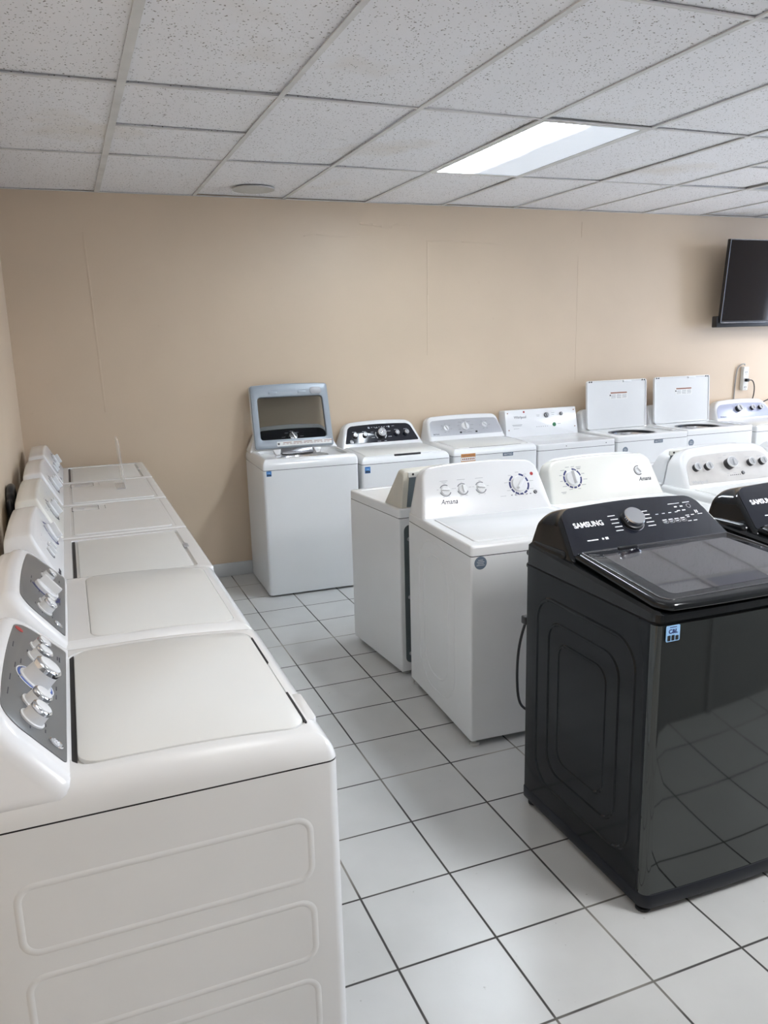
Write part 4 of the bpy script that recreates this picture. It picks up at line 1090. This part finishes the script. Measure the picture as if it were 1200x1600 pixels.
rear_machine('white dryer showing its console back above the washer with the dusty silver panel', 3.010, -1.93, 0.66, 0.60, 0, 0.872, 1.068, 'console', style=1)
rear_machine('white washer seen from behind at the far right of the middle row', 3.735, -1.93, 0.66, 0.60, 0, 0.872, 1.062, 'console', style=1, mk='washing_machine', cat='washing machine')

# ---------------------------------------------------------------- black washers
def black_washer(label, xc, yc, wd, d, cord=False, sticker=False):
    W = Machine('washing_machine', label, 'washing machine', (xc, yc, 0), 0, wd, d, 'black stainless washers in the front row')
    W.bulge = 0.012
    W.cabinet(0.912, z0=0.065, r=0.012, rfront=0.035, m='blacksteel', ribs=ribs_samsung)
    hx = wd / 2
    # curved stainless front
    pts = rpoly([(-hx + .004, W.f), (hx - .004, W.f), (hx - .004, W.f + .045), (-hx + .004, W.f + .045)], [.032, .032, .002, .002], 8, 24)
    pts = [(u, v - .012 * (1 - (u / hx) ** 2)) if v < W.f + .04 else (u, v) for u, v in pts]
    pts = [(u * 1.006, v - .002) for u, v in pts]
    b = MB(); b.loft([b.lp(pts, ID, .068), b.lp(pts, ID, .908)]); b.build('front_panel', 'steel', W.t, 30)
    # base skirt
    sk = rpoly([(-hx - .002, W.f - .006), (hx + .002, W.f - .006), (hx + .002, W.bk), (-hx - .002, W.bk)], [.035, .035, .01, .01], 6, 10)
    sk = [(u, v - .012 * (1 - (u / hx) ** 2)) if v < W.f + .01 else (u, v) for u, v in sk]
    b = MB(); b.slab(sk, ID, .022, .068, .004, 2, r0=.006); b.build('base_skirt', 'skirt', W.t)
    W.feet(m='black', h=.024, inset_=.030)
    # top frame: tapering side mass that carries lid and console
    zf, zb_ = 0.955, 1.005
    o = rpoly([(-hx, W.f - .004), (hx, W.f - .004), (hx, W.bk), (-hx, W.bk)], [.03, .03, .015, .015], 6, 10)
    o = [(u, v - .010 * (1 - (u / hx) ** 2)) if v < W.f + .01 else (u, v) for u, v in o]
    def zz(v, a, c): t = (v - W.f) / W.d; return a + (c - a) * min(1, max(0, t))
    b = MB()
    L = [[Vector((u, v, .918)) for u, v in o]]
    q = inset(o, .0015); L.append([Vector((u, v, zz(v, .938, .985))) for u, v in q])
    q = inset(o, .012); L.append([Vector((u, v, zz(v, .946, .995))) for u, v in q])
    b.loft(L); b.build('top_deck', 'blackgloss', W.t, 35)
    b = MB(); q = inset(W.pts, .004); b.loft([b.lp(q, ID, .905), b.lp(q, ID, .92)], False, False); b.build('deck_seam', 'dark', W.t)
    b = MB(); q = [(u, v) for u, v in pts]
    # lid: thick rounded frame with smoked glass, overhanging the front lip
    a_ = Vector((0, 1, 0)) ; y0, y1 = W.f - .014, W.bk - .235
    z0, z1 = .972, 1.004
    LF = frame((0, y0, z0), (1, 0, 0), (0, y1 - y0, z1 - z0)); Ln = math.hypot(y1 - y0, z1 - z0)
    lo_ = rpoly([(-hx + .006, 0), (hx - .006, 0), (hx - .035, Ln), (-hx + .035, Ln)], [.05, .05, .004, .004], 8, 10)
    lo_ = [(u, v - .012 * (1 - (u / hx) ** 2) * (1 if v < .06 else 0)) for u, v in lo_]
    b = MB(); b.slab(lo_, LF, -.022, .0, .014, 5, r0=.006); lid = b.build('lid', 'blackgloss', W.t, 40)
    gl = rpoly([(-hx + .040, .028), (hx - .040, .028), (hx - .060, Ln - .004), (-hx + .060, Ln - .004)], [.03, .03, .004, .004], 8, 8)
    b = MB(); b.slab(gl, LF, -.004, .0012, .0006, 2); b.build('lid_glass_border', 'smokedframe', lid)
    gi = rpoly([(-hx + .085, .055), (hx - .085, .055), (hx - .105, Ln - .045), (-hx + .105, Ln - .045)], [.02, .02, .015, .015], 6, 4)
    b = MB(); b.slab(gi, LF, .0, .0017); b.build('lid_window', 'smoked', lid)
    b = MB(); b.slab(rrect(-.16, -.085, Ln - .012, Ln + .001, .003, 2), LF, -.001, .003); b.build('lid_stop', 'black', lid)
    b = MB(); b.ring(inset(gl, -.003), inset(gl, .0005), LF, -.002, .0022, .0008); b.build('lid_trim', 'satin_dark', lid)
    b = MB()
    for q_ in range(9): b.dash(.10 + .010 * q_, .075, .006, .006, LF, .0017)
    b.build('lid_marks', 'print', lid)
    # console
    W.z = .985
    W.console(1.130, 0.238, 0.075, wd - .030, wd - .12, R_=0.085, rise=0.018, er=0.018, m='blackgloss', back_w=1.03)
    W.fascia(0.012, 0.203, wd - .070, wd - .155, R_=0.05, rise=0.015, m='blackfascia')
    b = MB(); b.box(-hx + .008, hx - .008, W.bk - .20, W.bk - .004, .94, 1.002, .02); b.build('console_base', 'blackgloss', W.t)
    b = MB(); kF = W.F @ Matrix.Translation((-.03, .125, W.n)); b.lathe([(.041, -.001), (.041, .010), (.037, .012)], kF, 40); k = b.build('knob', 'black', W.t)
    b = MB(); b.lathe([(.0365, .010), (.0375, .026), (.035, .030), (.030, .030)], kF, 40); b.build('knob_cap', 'satin', k)
    b = MB(); b.arc(-.03, .125, .0435, .0455, 3.6, 5.8, W.F, W.n, .001, 20); b.build('dial_ring', 'satin', W.t)
    W.logo('SAMSUNG', .030, -.262, .122, 'whiteprint', .03, 0, .86)
    it = []
    for q_ in range(5):
        it += [(-.098 + .004 * (q_ % 2), .155 - .016 * q_, .030, .0032)]
        it += [(.038 + .002 * (q_ % 2), .158 - .016 * q_, .032, .0032)]
    it += [(-.235, .066, .014, .004), (-.213, .066, .028, .004), (-.180, .067, .007, .007), (-.164, .067, .012, .010)]
    it += [(.085 + .028 * q_, .138, .012, .0028) for q_ in range(4)]
    for q_ in range(4): it += [(.10 + .026 * q_, .110, .018, .0028), (.10 + .026 * q_, .101, .012, .0025)]
    it += [(.205, .118, .016, .003), (.205, .111, .012, .003), (.228, .118, .014, .003), (.180, .175, .05, .0022), (.235, .175, .03, .0022)]
    it += [(.180, .160, .012, .005), (.205, .160, .012, .005), (.182, .142, .014, .004), (.205, .142, .014, .004), (.262, .118, .020, .0022), (.200, .093, .016, .0025), (.225, .093, .016, .0025)]
    W.marks(it, 'whiteprint')
    b = MB()
    for q_ in range(4):
        oo = rrect(.090 + .026 * q_, .112 + .026 * q_, .094, .108, .005, 3); b.ring(oo, inset(oo, .0012), W.F, W.n - .0002, W.n + .0006)
    oo = ellipse(.236, .158, .009, .009, 16); b.ring(oo, inset(oo, .0016), W.F, W.n - .0002, W.n + .0006)
    b.build('button_outlines', 'lightprint', W.t)
    b = MB(); b.dash(.248, .130, .004, .013, W.F, W.n); b.dash(.256, .130, .004, .013, W.F, W.n); b.build('pause_mark', 'whiteprint', W.t)
    if sticker:
        W.sticker(-hx + .028, .862, .047, .046, ('cl', front_frame(W.f - .0085)))
    # water inlets and cord at the rear
    for z_ in (.945, .90):
        b = MB(); b.lathe([(.012, 0), (.012, .03), (.009, .034)], frame((-hx + .03, W.bk - .002, z_), (-1, 0, 0), (0, 0, 1)), 14); b.build('water_inlet', 'black', W.t)
    if cord:
        W.cord([(-hx + .05, W.bk, .72), (-hx + .02, W.bk + .02, .70), (-hx - .005, W.bk + .03, .60), (-hx - .013, W.bk + .03, .48), (-hx - .002, W.bk + .025, .38), (-hx + .04, W.bk + .01, .34)], .005)
        b = MB(); b.box(-hx + .002, -hx + .03, W.bk + .004, W.bk + .034, .685, .715, .005); b.build('plug', 'black', W.t)
    return W
black_washer('black stainless washer in front with a blue shop sticker on its upper left corner', 1.478, -3.715, 0.715, 0.665, True, True)
black_washer('black stainless washer cut off by the right edge of the picture', 2.262, -3.70, 0.715, 0.665)

# ---------------------------------------------------------------- television and outlet on the back wall
tv = thing('television', 'black flat television mounted on the back wall at the right', 'television', (5.575, -0.22, 1.74))
TF = frame((0, 0.03, 0), (1, 0, 0), (0, -0.06, 0.69))
tw, th_ = 1.15, .69
b = MB(); b.slab(rrect(-tw / 2, tw / 2, 0, th_, .006, 3), TF, -.035, 0, .003, 2, r0=.003); b.build('casing', 'black', tv)
b = MB(); b.slab(rrect(-tw / 2 + .010, tw / 2 - .010, .018, th_ - .010, .002, 2), TF, -.002, .0012); b.build('screen', 'tv', tv)
b = MB(); o = rrect(-tw / 2, tw / 2, 0, th_, .006, 3); b.ring(o, inset(o, .004), TF, -.001, .0025, .001); b.build('bezel', 'satin_dark', tv)
b = MB(); b.box(-.25, .25, .06, .214, .15, .50); b.build('wall_bracket', 'black', tv)
b = MB(); b.box(-tw / 2 - .022, tw / 2 + .02, .05, .11, -.035, .06, .008); b.build('speaker_bar', 'black', tv)

ps = thing('power_strip', 'white wall outlet strip with a black plug above the back row', 'outlet', (5.485, 0, 1.24))
b = MB(); b.box(-.028, .036, -.040, 0, -.105, .108, .008); b.build('casing', 'paper', ps)
b = MB()
for z_ in (.06, -.075):
    for dx in (-.008, .008): b.slab(rrect(dx - .002, dx + .002, z_ - .007, z_ + .007, .001, 2), front_frame(-.042), -.001, .0006)
    b.slab(ellipse(0, z_ - .018, .003, .003, 10), front_frame(-.042), -.001, .0006)
b.build('sockets', 'black', ps)
c1 = thing('wall_cable', 'grey cord looping from the outlet strip down behind the back row', 'cable')
b = MB(); b.tube(smooth([(5.485, -.02, 1.364), (5.470, -.025, 1.375), (5.435, -.02, 1.365), (5.405, -.012, 1.32), (5.395, -.010, 1.20), (5.392, -.008, 1.06), (5.385, -.007, .95)]), .0055, 8); b.build('cable', 'cablegrey', c1)
c2 = thing('wall_cable', 'black cord plugged into the outlet strip hanging to the washer below', 'cable')
b = MB(); b.box(5.468, 5.50, -.075, -.043, 1.215, 1.243, .006); b.build('plug', 'black', c2)
b = MB(); b.tube(smooth([(5.50, -.062, 1.228), (5.545, -.062, 1.222), (5.590, -.045, 1.17), (5.605, -.03, 1.09), (5.597, -.012, 1.0), (5.595, -.0075, .93)]), .005, 8); b.build('cable', 'black', c2)
c3 = thing('wall_cable', 'black cord slanting up to the right edge from behind the last back-row washer', 'cable')
b = MB(); b.tube(smooth([(5.60, -.0075, .93), (5.68, -.010, .99), (5.78, -.02, 1.03), (5.92, -.015, 1.08), (6.05, -.015, 1.10)]), .005, 8); b.build('cable', 'black', c3)
